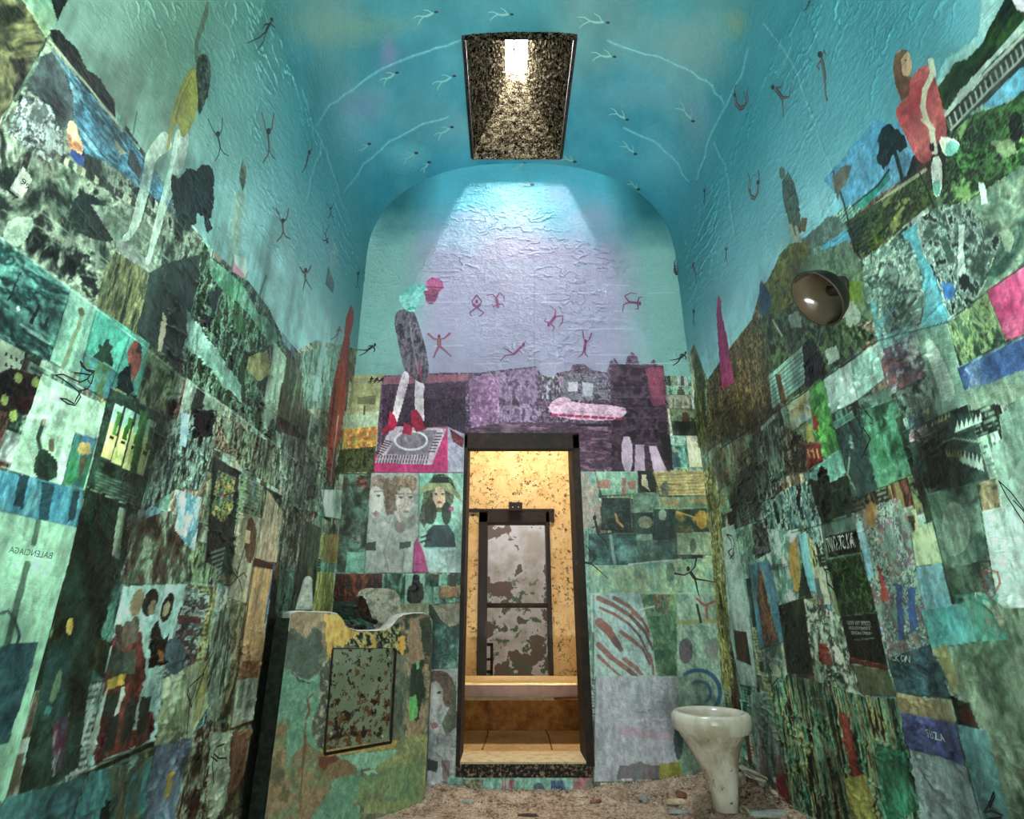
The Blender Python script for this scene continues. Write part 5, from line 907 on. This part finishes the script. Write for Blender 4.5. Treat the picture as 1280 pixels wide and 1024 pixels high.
rock(771, 977, 7, 1, 1.1, M['stone'], 'pale tan upright stone against the end wall between the doorway and the toilet')
rock(852, 994, 7, 1.2, .8, M['brick'], 'rounded brown brick piece on the dust heap left of the toilet', .3)
rock(845, 1004, 9, 1.3, .5, M['stone'], 'flat cream stone under the rounded brown brick piece')
rock(804, 1000, 7, .9, .8, M['gstone'], 'blue grey plaster fragment on the dust heap, left of the brown brick piece', .5)
rock(848, 1014, 9, 1.5, .3, M['gstone'], 'thin grey green slate flake in front of the cream stone')
rock(966, 1018, 16, 1.8, .25, M['gstone'], 'broad pale grey slab at the bottom edge near the right wall')
rock(744, 987, 5, 1.4, .5, M['brick'], 'small dark brown clod at the wall under the right side of the doorway')
rock(584, 1000, 6, 1.4, .5, M['gstone'], 'grey green flake near the left foot of the doorway')
rock(660, 1019, 6, 2.2, .25, M['dark'], 'thin black splinter on the dust in front of the doorway')
bm = bmesh.new(); rs = random.Random(5)
for k in range(1500):
    x = rs.uniform(-.6, 1.19); y = 3.6-abs(rs.gauss(0, .22)); 
    if rs.random() < .25: x = 1.19-abs(rs.gauss(0, .15)); y = rs.uniform(2.6, 3.6)
    r = rs.uniform(.002, .0075)*(1.5 if rs.random() < .08 else 1); z = fh(x, y)+.004
    m_ = Matrix.Translation((x, min(y, 3.59), z)) @ Matrix.Rotation(rs.uniform(0, 3), 4, 'Z') @ Matrix.Rotation(rs.uniform(0, 3), 4, 'X') @ Matrix.Diagonal((r, r*rs.uniform(.4, 1), r*rs.uniform(.3, .8), 1))
    bmesh.ops.create_icosphere(bm, subdivisions=1, radius=1, matrix=m_)
o = obj('gravel', bm, simple('mixed_chips', ['2a1e18', '8f7a66', 'd8cbb8', 'f0e8da'], 26, .9, .2), FLOOR, kind='stuff')

# ------------------------------------------------ round dish on the right wall
dc = CAM+ray(1021, 374)*((1.2-.115-CAM.x)/ray(1021, 374).x); _d = ray(1021, 374).normalized(); _a = Vector((-.83, 0, 0))-Vector((0, -ST, CT))*.56; _a = (_a-_d*_a.dot(_d)).normalized(); NV = (-_d*.60+_a*.80).normalized(); kz = ((dc-CAM).y*CT+(dc-CAM).z*ST)/FPX; RD = 37.5*kz
dl = empty('round_dish', dc, 'round brown enamel dish with a thin black rim mounted tilted on the right wall', 'dish')
ax = NV.orthogonal().normalized(); ay = NV.cross(ax)
def rev(bm, prf, n=56, cap=False):
    prev = None
    for r_, h_ in prf:
        rg = [bm.verts.new(dc+NV*h_+(ax*cos(t)+ay*sin(t))*r_) for t in [2*pi*k/n for k in range(n)]]
        if prev:
            for k in range(n): bm.faces.new((prev[k], prev[(k+1) % n], rg[(k+1) % n], rg[k]))
        prev = rg
    if cap: bm.faces.new(prev)
bm = bmesh.new(); rev(bm, [(RD*.985, 0), (RD*.96, -.018), (RD*.88, -.042), (RD*.75, -.062), (RD*.5, -.078), (RD*.25, -.084), (.001, -.085)]); 
t = NT('brown_enamel'); t.done('3c3628', .2, 0, .6); obj('bowl', bm, t.m, dl, smooth=True)
bm = bmesh.new(); tube(bm, [dc+(ax*cos(t)+ay*sin(t))*RD for t in [2*pi*k/60 for k in range(61)]], .0038, 8, cap=False); obj('rim', bm, M['dark'], dl, smooth=True)
bm = bmesh.new(); rev(bm, [(RD*1.0, -.004), (RD*.965, -.02), (RD*.89, -.044), (RD*.76, -.064), (RD*.52, -.081), (RD*.3, -.088)], cap=True)
t = NT('dark_steel'); t.done('1c1f1c', .35, .6); obj('housing', bm, t.m, dl, smooth=True)
bm = bmesh.new(); e_ = dc-NV*.08; tube(bm, [e_, e_+Vector((.03, .01, .005)), Vector((1.19, e_.y+.01, e_.z+.01))], [.03, .028, .028], 14); tube(bm, [(1.175, e_.y+.01, e_.z+.01), (1.197, e_.y+.01, e_.z+.01)], .045, 18); obj('wall_bracket', bm, M['dark'], dl, smooth=True)

# ------------------------------------------------ corridor fittings
bm = bmesh.new(); box(bm, -1.1, 1.1, 4.59, 5.09, .435, .452, bev=.004); bn = obj('bench_seat', bm, M['bench'])
be = empty('bench', (0, 4.85, .05), 'long ochre bench across the corridor seen through the end doorway', 'bench'); bn.parent = be; bn.location = -be.location; bn.name = 'seat'
bm = bmesh.new(); box(bm, -1.08, 1.08, 4.60, 4.64, .35, .434); obj('apron', bm, M['apron'], be)
for x in (-.95, .95): bm = bmesh.new(); box(bm, x-.05, x+.05, 4.66, 5.02, .05, .35, bev=.004); obj('leg', bm, M['bench'], be)
fr2 = empty('door_frame', (0, YC, .3), 'black iron frame of the second doorway in the yellow corridor wall', 'door frame')
def fbx(x0, x1, y0, y1, d=.05, yy=YC, off=.02):
    a, b = on_y(x0, y0, yy-off), on_y(x1, y1, yy-off); bm = bmesh.new(); box(bm, min(a.x, b.x), max(a.x, b.x), yy-off, yy-off+d, min(a.z, b.z), max(a.z, b.z), bev=.002); return bm
M['darkred'] = simple('dark_red_paint', ['0a0202', '220806'], 14, .5, .3)
for nm, r_, m_ in (('jamb', (599, 607, 640, 872), M['darkred']), ('jamb', (682, 693, 640, 872), M['darkred']), ('header', (599, 693, 639, 653), M['dark']), ('lintel_edge', (560, 693, 636, 640), M['darkred'])): obj(nm, fbx(*r_, d=.19), m_, fr2)
obj('crossbar', fbx(604, 684, 754, 760, .04, YC+.1), M['dark'], fr2)
bxo = fbx(636, 653, 628, 638.5, .04, YC, .065); db = obj('junction_box', bxo, M['darkred']); tag(db, 'small dark red box with two pale screws above the second doorway', 'box')
for px in (641, 648):
    bm = bmesh.new(); p = on_y(px, 634, YC-.067); bmesh.ops.create_uvsphere(bm, u_segments=8, v_segments=6, radius=.005, matrix=Matrix.Translation(p)); o = obj('screw', bm, M['conctop']); o.parent = db
st = empty('wooden_stand', (on_y(609, 845, YC+.5).x, YC+.5, .2), 'small dark open frame stand inside the left edge of the second doorway', 'stand')
for nm, r_ in (('post', (602, 604, 804, 870)), ('post', (613, 616, 804, 870)), ('rail', (602, 616, 804, 808)), ('rail', (602, 616, 823, 826)), ('rail', (602, 616, 838, 842))): obj(nm, fbx(*r_, d=.03, yy=YC+.5), M['dark'], st)
# things on the roof seen through the slit
M['redpipe'] = simple('red_brown_pipe', ['080100', '0e0201'], 9, .6); M['pinkbeam'] = simple('faded_red_beam', ['0c0103', '120206'], 9, .6)
bm = bmesh.new(); tube(bm, [on_z(642.5, 2, 5.75), on_z(642.5, 64, 5.75)], .013, 10); tube(bm, [on_z(642.5, 62, 5.75), on_z(642.5, 66, 5.75)], .032, 10); tube(bm, [on_z(642.5, 64, 5.75), on_z(643, 72, 5.75), on_z(650, 80, 5.75)], .018, 10)
rp = obj('roof_pipe', bm, M['redpipe'], smooth=True); tag(rp, 'thin red brown pipe with a bent end above the skylight slit', 'pipe')
bm = bmesh.new(); a, b = on_z(590, 58.5, 6.0), on_z(700, 58.5, 6.0); tube(bm, [a, b], .018, 8); tag(obj('roof_beam', bm, M['pinkbeam']), 'faded red bar crossing above the skylight slit', 'bar')
struct('wall_outside', simple('ochre_sunlit_wall', ['1c1206', '261a0a'], 3), (-3, 3, 4.8, 4.9, 5.3, 7.0))
# ------------------------------------------------ build the painted shell and the clippings
def blur(A, k=1):
    for _ in range(k):
        B = A.copy(); B[1:-1] = (A[:-2]+2*A[1:-1]+A[2:])/4; A = B.copy(); A[:, 1:-1] = (B[:, :-2]+2*B[:, 1:-1]+B[:, 2:])/4
    return A
def flush():
    CB.ID[(CB.U > DX0-.03) & (CB.U < DX1+.03) & (CB.V < DZ1+.03) & (CB.V > DZ0-.02)] = -1
    CL.ID[(CL.U > 2.72) & (CL.V < .96)] = -1; CB.ID[(CB.U < -.53) & (CB.V < .96)] = -1
    for c in CANV:
        if c.name != 'ceiling':
            # old varnish: patchy darker glaze and dirt runs on the papered part, and crumples standing off the wall
            low = np.clip((2.75-c.V)/.6, 0, 1)
            gl = fbm(c.U*3.1, c.V*2.2, 301, 4, .6); dr = fbm(c.U*26, c.V*1.7, 302, 4, .6); mz = fbm(c.U*9, c.V*7, 305, 4, .65)
            f = 1-low*(np.clip((gl-.5)*2.0, -.16, .36)+np.clip((dr-.5)*.8, -.07, .14)+np.clip((mz-.5)*.9, -.10, .15))
            if c.name == 'wall_back': f = 1-(1-f)*.55
            ins = np.clip(low*2, 0, 1)[..., None]*(.75 if c.name == 'wall_back' else 1)*(1 if c.name != 'wall_back' else (c.V < 2.35)[..., None]); c.RGB = c.RGB*(1-ins)+ins*np.clip(c.RGB+(c.RGB.mean(-1, keepdims=True)-.44)*.34-.015, .015, 1)
            c.RGB = c.RGB*f[..., None]; g = c.RGB.mean(-1, keepdims=True); k = (.16*low[..., None]+.05)*(.25 if c.name == 'wall_back' else 1)
            c.RGB = c.RGB*(1-k)+(g*np.array([.84, 1.08, .90]))*k
            a = np.abs(fbm(c.U*8+fbm(c.U*3, c.V*3, 9)*3, c.V*12, 401, 4, .55)-.5); b = np.abs(fbm(c.U*19, c.V*24, 402, 3)-.5)
            mk_ = np.clip((fbm(c.U*2.3, c.V*2.6, 403, 2)-.46)*7, 0, 1)
            c.REL = (np.clip(1-a*26, 0, 1)*.0055*mk_*(1+.6*(c.V < 1.9))+np.clip(1-b*20, 0, 1)*.0012+fbm(c.U*5, c.V*5, 404, 4)*.004)
        if c.name == 'ceiling':
            N = np.zeros(c.P.shape); e = 1e-3; g = (arch_z(c.P[..., 0]+e)-arch_z(c.P[..., 0]-e))/(2*e); g = np.clip(g, -60, 60)
            N[..., 0] = g; N[..., 2] = -1; N /= np.linalg.norm(N, axis=-1, keepdims=True)
        else: N = np.broadcast_to(np.array(c.nrm, float), c.P.shape)
        c.N = N
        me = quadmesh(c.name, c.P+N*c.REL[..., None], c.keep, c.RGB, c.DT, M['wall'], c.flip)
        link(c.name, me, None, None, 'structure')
    for i, (name, label, cat, group) in enumerate(CLIPS):
        best = None
        for c in CANV:
            k = c.ID == i
            if not k.any(): continue
            a, b = np.nonzero(k); a0, a1, b0, b1 = a.min(), a.max()+1, b.min(), b.max()+1
            if a1-a0 < 2 or b1-b0 < 2: continue
            kk = k[a0:a1, b0:b1]; q = kk[:-1, :-1] & kk[1:, :-1] & kk[:-1, 1:] & kk[1:, 1:] & c.keep[a0:a1-1, b0:b1-1]
            if q.sum() < 4: continue
            if best is None or q.sum() > best[0]: best = (q.sum(), c, (slice(a0, a1), slice(b0, b1)), q)
        if best is None: print('EMPTY CLIP', label); continue
        _, c, sl, q = best
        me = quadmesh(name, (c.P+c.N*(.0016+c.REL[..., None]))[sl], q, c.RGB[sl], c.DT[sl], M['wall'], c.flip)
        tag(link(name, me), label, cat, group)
flush()
# ------------------------------------------------ small drawn acrobats pasted over the walls and vault
def inkmat(name, col): t = NT(name); return t.done(col, .5)
INK = {'k': inkmat('black_ink', '0c1210'), 'm': inkmat('wine_red_ink', '6a2a58'), 's': inkmat('faded_skin_paper', '8a5f58'), 'g': inkmat('ghost_pale_paper', '86aca4'), 'd': inkmat('brown_black_ink', '221a18'), 'w': inkmat('white_print', 'b8c8bc'), 'gr': inkmat('green_print', '3f6e58')}
_hit = hit
def hit(px, py):
    p, n = _hit(px, py)
    if abs(n.z) < .01:
        c = CB if n.y < -.5 else (CL if n.x > 0 else CR); u = p.x if c is CB else p.y
        i = min(np.searchsorted(c.U[:, 0], u), c.U.shape[0]-1); j = min(np.searchsorted(c.V[0], p.z), c.V.shape[1]-1)
        p = p+n*float(c.REL[max(i-1, 0):i+2, max(j-1, 0):j+2].max())
    return p, n
def ribbon(bm, line, wd, mi, lift=.0065):
    ps = []
    for x, y in line: p, n = hit(x, y); ps.append((p+n*lift, n))
    wd = wd if hasattr(wd, '__len__') else [wd]*len(ps); vs_ = []
    for i, (p, n) in enumerate(ps):
        d = (ps[min(i+1, len(ps)-1)][0]-ps[max(i-1, 0)][0]); zc = (p.y-CAM.y)*CT+(p.z-CAM.z)*ST
        q = n.cross(d); 
        if q.length < 1e-9: continue
        q.normalize(); h = wd[i]/FPX*zc/2; vs_.append((bm.verts.new(p-q*h), bm.verts.new(p+q*h)))
    for a, b in zip(vs_, vs_[1:]):
        f = bm.faces.new((a[0], b[0], b[1], a[1])); f.material_index = mi; f.normal_update()
        if f.normal.dot(ps[0][1]) < 0: f.normal_flip()
def blob(bm, x, y, rx, ry, mi, lift=.0075):
    vs_ = []
    for t in [2*pi*k/12 for k in range(12)]: p, n = hit(x+rx*cos(t), y+ry*sin(t)); vs_.append(bm.verts.new(p+n*lift))
    f = bm.faces.new(vs_); f.normal_update(); f.material_index = mi
    if f.normal.dot(n) < 0: f.normal_flip()
# poses: head, then limbs and trunk as lines in a unit box (y down)
POSE = {
 'star': ((0, -.28), [((0, -.2), (0, .05)), ((-.42, -.4), (-.2, -.2), (0, -.18)), ((.42, -.42), (.2, -.22), (0, -.18)), ((0, .05), (-.12, .3), (-.2, .5)), ((0, .05), (.2, .22), (.45, .45))]),
 'vee': ((0, -.12), [((0, -.05), (.02, .2)), ((-.22, -.5), (-.1, -.2), (0, -.05)), ((.2, -.48), (.14, -.2), (0, -.05)), ((.02, .2), (-.05, .36), (-.2, .5)), ((.02, .2), (.1, .34), (.24, .42))]),
 'dive': ((-.16, -.42), [((-.12, -.34), (0, -.05), (.02, .1)), ((-.12, -.34), (-.02, -.5), (.05, -.42)), ((-.12, -.34), (-.3, -.2), (-.2, -.12)), ((.02, .1), (.04, .3), (.1, .5)), ((.02, .1), (.02, .32), (.14, .48))]),
 'run': ((.12, -.4), [((.1, -.32), (.02, -.05)), ((.1, -.3), (.26, -.22), (.3, -.1)), ((.1, -.3), (-.04, -.24), (-.08, -.12)), ((.02, -.05), (-.1, .12), (-.42, .34)), ((.02, -.05), (.02, .2), (-.12, .5))]),
 'cup': ((-.26, -.1), [((-.24, 0), (-.22, .22), (-.05, .4), (.12, .34)), ((-.24, 0), (-.3, -.3), (-.2, -.5)), ((.12, .34), (.28, .1), (.22, -.2), (.28, -.4)), ((.12, .34), (.2, .1), (.1, -.22))]),
 'kick': ((-.3, -.28), [((-.24, -.24), (-.02, .0)), ((-.24, -.24), (-.06, -.3), (.02, -.42)), ((-.02, 0), (.2, -.02), (.26, -.4)), ((-.02, 0), (.0, .24), (.02, .55))]),
 'flip': ((.2, .3), [((.16, .22), (0, -.02)), ((.16, .22), (.36, .14), (.46, .24)), ((.16, .22), (.02, .4), (-.06, .3)), ((0, -.02), (.06, -.3), (.3, -.2), (.4, .0)), ((0, -.02), (-.2, -.12), (-.45, .02))]),
 'diam': ((0, -.1), [((-.16, 0), (0, .14), (.16, 0)), ((0, -.38), (-.2, -.12), (-.16, 0)), ((0, -.38), (.2, -.12), (.16, 0)), ((0, .14), (-.3, .36), (-.22, .5)), ((0, .14), (.3, .36), (.1, .52))]),
 'hang': ((0, -.18), [((0, -.1), (-.02, .14)), ((0, -.1), (.06, -.3), (.04, -.5)), ((-.02, .14), (0, .34), (.08, .52)), ((-.02, .14), (-.06, .36), (-.12, .46))]),
 'swim': ((.36, -.3), [((.3, -.24), (0, .05)), ((.3, -.24), (.44, -.44)), ((.3, -.24), (.2, -.1), (.3, 0)), ((0, .05), (-.3, .1), (-.5, .3)), ((0, .05), (-.2, -.1), (-.4, -.2))]),
}
def acro(x, y, size, pose, label, ink='k', rot=0, sx=1, flip=1, fill=None, w_=1.6, group=None):
    hd, ls = POSE[pose]; c, s = cos(R(rot)), sin(R(rot)); bm = bmesh.new()
    def T(u, v): u *= sx*flip*size; v *= size; return x+u*c-v*s, y+u*s+v*c
    mats = [INK[ink], INK[fill or ink]]
    for i, l in enumerate(ls):
        q = [T(*p) for p in l]; d = []
        for a, b in zip(q, q[1:]): d += [(a[0]+(b[0]-a[0])*k/3, a[1]+(b[1]-a[1])*k/3) for k in range(3)]
        d.append(q[-1]); n = len(d); base = w_*(2.2 if i == 0 else 1.3)
        wd = [base*(1-.55*k/(n-1)) if i else base for k in range(n)]
        if fill:
            ribbon(bm, d, [a*1.25+.5 for a in wd], 0, .006); ribbon(bm, d, [max(.4, a*.8) for a in wd], 1, .0068)
        else: ribbon(bm, d, wd, 0)
    hx, hy = T(*hd); blob(bm, hx, hy, size*.038+.6, size*.055+.8, 0)
    me = bpy.data.meshes.new('acrobat_drawing'); bm.to_mesh(me); bm.free()
    for m in mats: me.materials.append(m)
    tag(link('acrobat_drawing', me), label, 'drawing', group or 'small acrobat drawings pasted over the walls and vault')
acro(328, 42, 46, 'run', 'dark running acrobat drawing highest on the left wall, near the top edge', 'd', 10)
acro(270, 174, 54, 'vee', 'acrobat drawing with both arms raised, between the yellow woman and the dark tree', 'k', -8, .8)
acro(333, 172, 64, 'vee', 'slender acrobat drawing with one arm up and straight legs, right of the arms raised one', 'k', 0, .55, fill='s')
acro(383, 198, 42, 'hang', 'small acrobat drawing beside the pale crack on the left vault', 'd', 10)
acro(351, 281, 42, 'vee', 'pale acrobat drawing with spread legs above the pink cloth on the left wall', 'd', 0, .9, fill='s')
acro(411, 263, 20, 'vee', 'tiny acrobat drawing just above another tiny one near the left corner', 'd', 0, .9); acro(405, 293, 24, 'run', 'tiny tumbling acrobat drawing just below another tiny one near the left corner', 'd', 150)
acro(380, 347, 34, 'star', 'acrobat drawing with arms out straight above the boarded left corner', 'd', 0, .5, fill='s'); acro(446, 347, 28, 'hang', 'thin black acrobat drawing on the left edge of the end wall in shade', 'k')
acro(420, 418, 20, 'run', 'tiny faint acrobat drawing above the white streak in the left corner', 's'); acro(460, 438, 26, 'run', 'dark haired leaping acrobat drawing left of the grey skirted woman', 'd', 40)
for i, x in enumerate((464, 470, 476)): acro(x, 476, 9, 'run', ('leftmost', 'middle', 'rightmost')[i]+' of three tiny black runners on the ochre strip of the end wall', 'k', i*20, group='three tiny runners')
acro(549, 431, 34, 'star', 'wine red star shaped acrobat drawing right of the grey skirt', 'm', fill='s'); acro(596, 381, 30, 'diam', 'wine red diamond shaped acrobat drawing on the lavender wall', 'm'); acro(620, 374, 28, 'flip', 'wine red tumbling acrobat drawing right of the diamond shaped one', 'm', 20)
acro(693, 397, 34, 'flip', 'dark wine folded acrobat drawing in the middle of the lavender wall', 'm', 70); acro(642, 442, 34, 'swim', 'wine red swimming acrobat drawing above the hedge mural', 'm', 0, 1, 1); acro(731, 432, 34, 'vee', 'wine red acrobat drawing standing on one leg over the domed buildings', 'm', 10, .8)
acro(787, 379, 34, 'flip', 'dark wine tumbling acrobat drawing at the right of the lavender wall', 'm', -50); acro(849, 449, 24, 'run', 'leaping acrobat drawing in the right corner left of the pink dress figure', 'd', 30)
acro(749, 667, 46, 'swim', 'black ink acrobat drawing with spread limbs right of the doorway frame', 'k', 30, .9, -1, w_=1.3); acro(739, 704, 52, 'kick', 'black ink acrobat drawing sliding down beside the doorway frame', 'k', -45, .8, w_=1.3); acro(867, 722, 46, 'star', 'black ink dancing acrobat drawing above the red forked twig', 'k', -35, .9, w_=1.9)
acro(846, 336, 20, 'cup', 'tiny curled dark acrobat drawing on the right edge of the end wall', 'd', 0, .6); acro(871, 341, 26, 'dive', 'diving acrobat drawing above the right corner', 'm', 0, .6); acro(910, 316, 26, 'hang', 'wine coloured hanging acrobat drawing on the upper right wall', 'm', 0, .8); acro(869, 394, 28, 'hang', 'thin dark acrobat drawing below the diving one in the right corner', 'd', 0, .6)
acro(928, 122, 34, 'cup', 'U shaped acrobat drawing beside the pale crack on the right vault', 'd', 0, .9, fill='s'); acro(981, 122, 46, 'kick', 'high kicking acrobat drawing right of the U shaped one', 'd', 0, .9, fill='s'); acro(1033, 95, 64, 'dive', 'large dark diving acrobat drawing on the right vault', 'k', 0, .5, fill='s')
acro(944, 232, 40, 'cup', 'hook shaped acrobat drawing above the lit part of the right wall', 'd', 0, .6, -1, fill='s'); acro(882, 243, 26, 'hang', 'small acrobat drawing low on the right side of the vault', 'd', 0, .7); acro(1013, 6, 20, 'hang', 'dark acrobat drawing cut by the top edge of the photo', 'd', 20)
# large ink drawings
def ink(label, *lines, wd=2.2, mat='k'):
    bm = bmesh.new()
    for l in lines: ribbon(bm, pts(l), wd, 0)
    me = bpy.data.meshes.new('ink_drawing'); bm.to_mesh(me); bm.free(); me.materials.append(INK[mat]); tag(link('ink_drawing', me), label, 'drawing', 'large black ink drawings of dancers')
ink('large ink drawing of a leaping body with bent legs over the pale green man picture', '64,469 72,473 84,482 92,489 97,488', '64,469 74,468 84,473 95,478 104,474 108,480 105,486 98,488', '97,488 90,500 88,505 78,499 70,498', '92,489 96,496 89,507 80,505 70,498', '95,451 97,457 103,463 112,466', '95,451 103,462 113,464 112,470 109,480', '88,466 98,467 108,469 113,464', '104,474 107,470', wd=1.9)
ink('large ink drawing of a bending body with one long leg, left wall', '126,635 120,641 116,652 116,664 124,674 138,677', '126,635 132,646 141,654', '122,638 128,648 140,657', '116,664 120,676 130,680 138,678', '114,650 113,672 110,700 100,735', '118,660 114,684 104,720', wd=2)
ink('ink drawing of a spindly figure with flailing legs over the long haired woman picture', '304,680 298,696 294,712 293,722', '276,731 284,732 293,722 298,730 300,740', '285,715 293,722 302,716 306,722', '288,710 293,718 296,708', wd=1.6)
ink('ink drawing of a diamond shaped contortion on the lower left wall', '264,815 256,830 250,844 244,850 240,866 234,880 229,918', '252,842 232,860 236,885 244,865 252,842', '232,860 231,868 237,884', wd=1.8)
ink('small C shaped ink drawing near the terracotta scrap', '277,930 268,934 264,942 268,948 278,948', '264,942 262,956 264,980', '266,936 261,946 266,952', wd=1.8)
ink('large ink drawing of a leaping dancer over the green page, right wall', '1074,505 1077,512 1076,530 1081,538 1079,552', '1063,527 1070,538 1078,549 1081,535', '1063,527 1068,530 1077,547', '1081,534 1090,548 1088,556 1083,572 1085,560 1091,548', '1080,506 1086,516 1093,524 1094,530 1090,529', '1074,505 1071,518 1078,530', '1075,507 1080,512 1078,518', wd=1.9)
ink('ink drawing of a tangled dancer with one arm up beside the concert poster', '1023,694 1028,702 1033,712 1037,716', '1033,712 1040,712 1048,714 1051,722 1049,732 1045,736', '1036,715 1037,728 1042,734 1051,745', '1040,714 1044,712 1047,720 1044,732', '1037,730 1046,738 1052,746 1050,738 1047,730', wd=2)
ink('curled ink drawing on the narrow grey strip near the right corner', '910,668 917,670 920,680 918,694 914,699', '910,668 916,676 917,686 912,690', '912,690 918,699 919,690', wd=1.8)
ink('ink drawing of an upside down acrobat on the pale strip above the curled one', '955,570 958,585 962,600 964,620', '953,566 957,580 964,590 960,606 966,622', '952,580 960,590 966,612', wd=1.5)
ink('hook shaped ink drawing low near the right corner behind the toilet', '960,820 962,836 966,852 972,864 974,856', '964,840 970,856 975,848', '966,850 969,866', wd=1.8)
ink('long paired ink lines at the right edge of the photo', '1252,601 1262,620 1275,640 1285,655', '1252,601 1268,616 1285,638', '1270,625 1285,640', wd=1.6)
ink('ink drawing of a bent leg in the bottom right corner', '1246,990 1243,1008 1236,1016 1238,1024 1256,1022', '1246,990 1247,996 1245,1010', '1236,1016 1248,1014 1258,1020', wd=2.2)
# faded ghosts of acrobats round the skylight
GH = ((534, 18, 26, 70), (487, 95, 22, 60), (455, 184, 16, 50), (512, 195, 20, 60), (532, 207, 14, 40), (556, 163, 22, 60), (557, 99, 26, 65), (650, 208, 16, 50), (712, 199, 16, 110), (788, 186, 20, 130), (794, 232, 14, 130), (628, 17, 26, 90), (745, 26, 34, 95), (757, 69, 26, 95), (776, 144, 22, 120), (860, 142, 26, 140), (658, 232, 16, 90))
LB = ('left of the skylight near the top edge', 'high left of the skylight', 'on the left haunch of the vault', 'lower left of the skylight', 'close above the shadow at lower left', 'just left of the skylight foot', 'left of the skylight middle', 'on the shaded strip under the skylight', 'right of the strip under the skylight', 'lower right of the skylight', 'close above the shadow at lower right', 'above the skylight', 'upper right of the skylight near the top edge', 'right of the skylight top', 'right of the skylight middle', 'beside the right crack of the vault', 'in the bright patch under the skylight')
for (x, y, s, r), lb in zip(GH, LB):
    bm = bmesh.new(); c, q = cos(R(r)), sin(R(r))
    def T(u, v): return x+u*s*c-v*s*q, y+u*s*q+v*s*c
    ribbon(bm, [T(0, -.3), T(.04, 0), T(0, .25)], [2.6, 3, 1.6], 0); ribbon(bm, [T(0, .2), T(-.12, .45), T(-.1, .7)], [1.8, 1.4, .8], 0); ribbon(bm, [T(0, .2), T(.14, .45), T(.3, .6)], [1.8, 1.4, .8], 0); ribbon(bm, [T(0, -.25), T(-.2, -.1), T(-.3, .1)], [1.4, 1.1, .7], 0)
    blob(bm, *T(0, -.45), 2.6, 1.6, 1); me = bpy.data.meshes.new('faded_acrobat'); bm.to_mesh(me); bm.free(); me.materials.append(INK['g']); me.materials.append(INK['d'])
    tag(link('faded_acrobat', me), 'faded acrobat cutout, '+lb, 'drawing', 'faded acrobats pasted round the skylight')
# ------------------------------------------------ lettering on the pasted sheets (printed mirror-wise where the photo shows it so)
def lettering(txt, quad, mat, owner=None, mirror=False, lift=.0055, narrow=1):
    cu = bpy.data.curves.new('lettering', 'FONT'); cu.body = txt; cu.resolution_u = 2; ob = bpy.data.objects.new('tmp', cu); COL.objects.link(ob)
    dg = bpy.context.evaluated_depsgraph_get(); me = bpy.data.meshes.new_from_object(ob.evaluated_get(dg)); bpy.data.objects.remove(ob)
    co = np.array([v.co[:2] for v in me.vertices]); mn, mx = co.min(0), co.max(0); co = (co-mn)/(mx-mn)
    if mirror: co[:, 0] = 1-co[:, 0]
    tl_, tr_, br_, bl_ = [np.array(q, float) for q in pts(quad)]
    for v, (u, w_) in zip(me.vertices, co):
        q = (bl_*(1-u)+br_*u)*(1-w_)+(tl_*(1-u)+tr_*u)*w_; p, n = hit(q[0], q[1]); v.co = p+n*lift
    me.materials.clear(); me.materials.append(INK[mat]); me.update()
    o = link('lettering', me)
    if owner:
        for c in COL.objects:
            if c.get('label') == owner: o.parent = c; break
        else: print('NO OWNER', owner)
    return o
lettering('BALENCIAGA', '8,683 62,691 60,699 6,691', 'gr', 'pale mint handbag advertisement with mirrored lettering, lower left edge', True)
lettering('TAYLOR SWIFT', '1034,673 1070,665 1074,684 1038,691', 'w', 'concert poster with white mirrored capitals over dark trees, right wall', True)
lettering('NOHSMAH', '962,706 987,704 989,712 964,713', 'd', 'crumpled pale mint paper with puckered folds in the middle of the right wall')
lettering('YUKON', '1112,817 1140,820 1142,829 1114,825', 'w', 'dark blue grey page above the tan stripe, right wall')
lettering('SUZA', '1163,911 1182,918 1185,928 1166,922', 'w', 'tan, indigo and pale blue cover low on the right wall')
lettering('COMS TO YOU', '1061,776 1091,777 1091,782 1062,781', 'w', 'black poster with rows of small white print and a red foot, right wall', True)
lettering('A ROAD TO SUN', '1063,783 1090,784 1091,788 1064,787', 'w', 'black poster with rows of small white print and a red foot, right wall', True)
lettering('SOFT HOME', '1066,789 1090,790 1091,794 1067,793', 'w', 'black poster with rows of small white print and a red foot, right wall', True)
for i, q in enumerate(('24,222 29,226 26,233 21,229', '29,228 33,232 30,238 26,234')): o = lettering('9', q, 'd', 'small pale sign card with two red digits pasted high on the left wall')
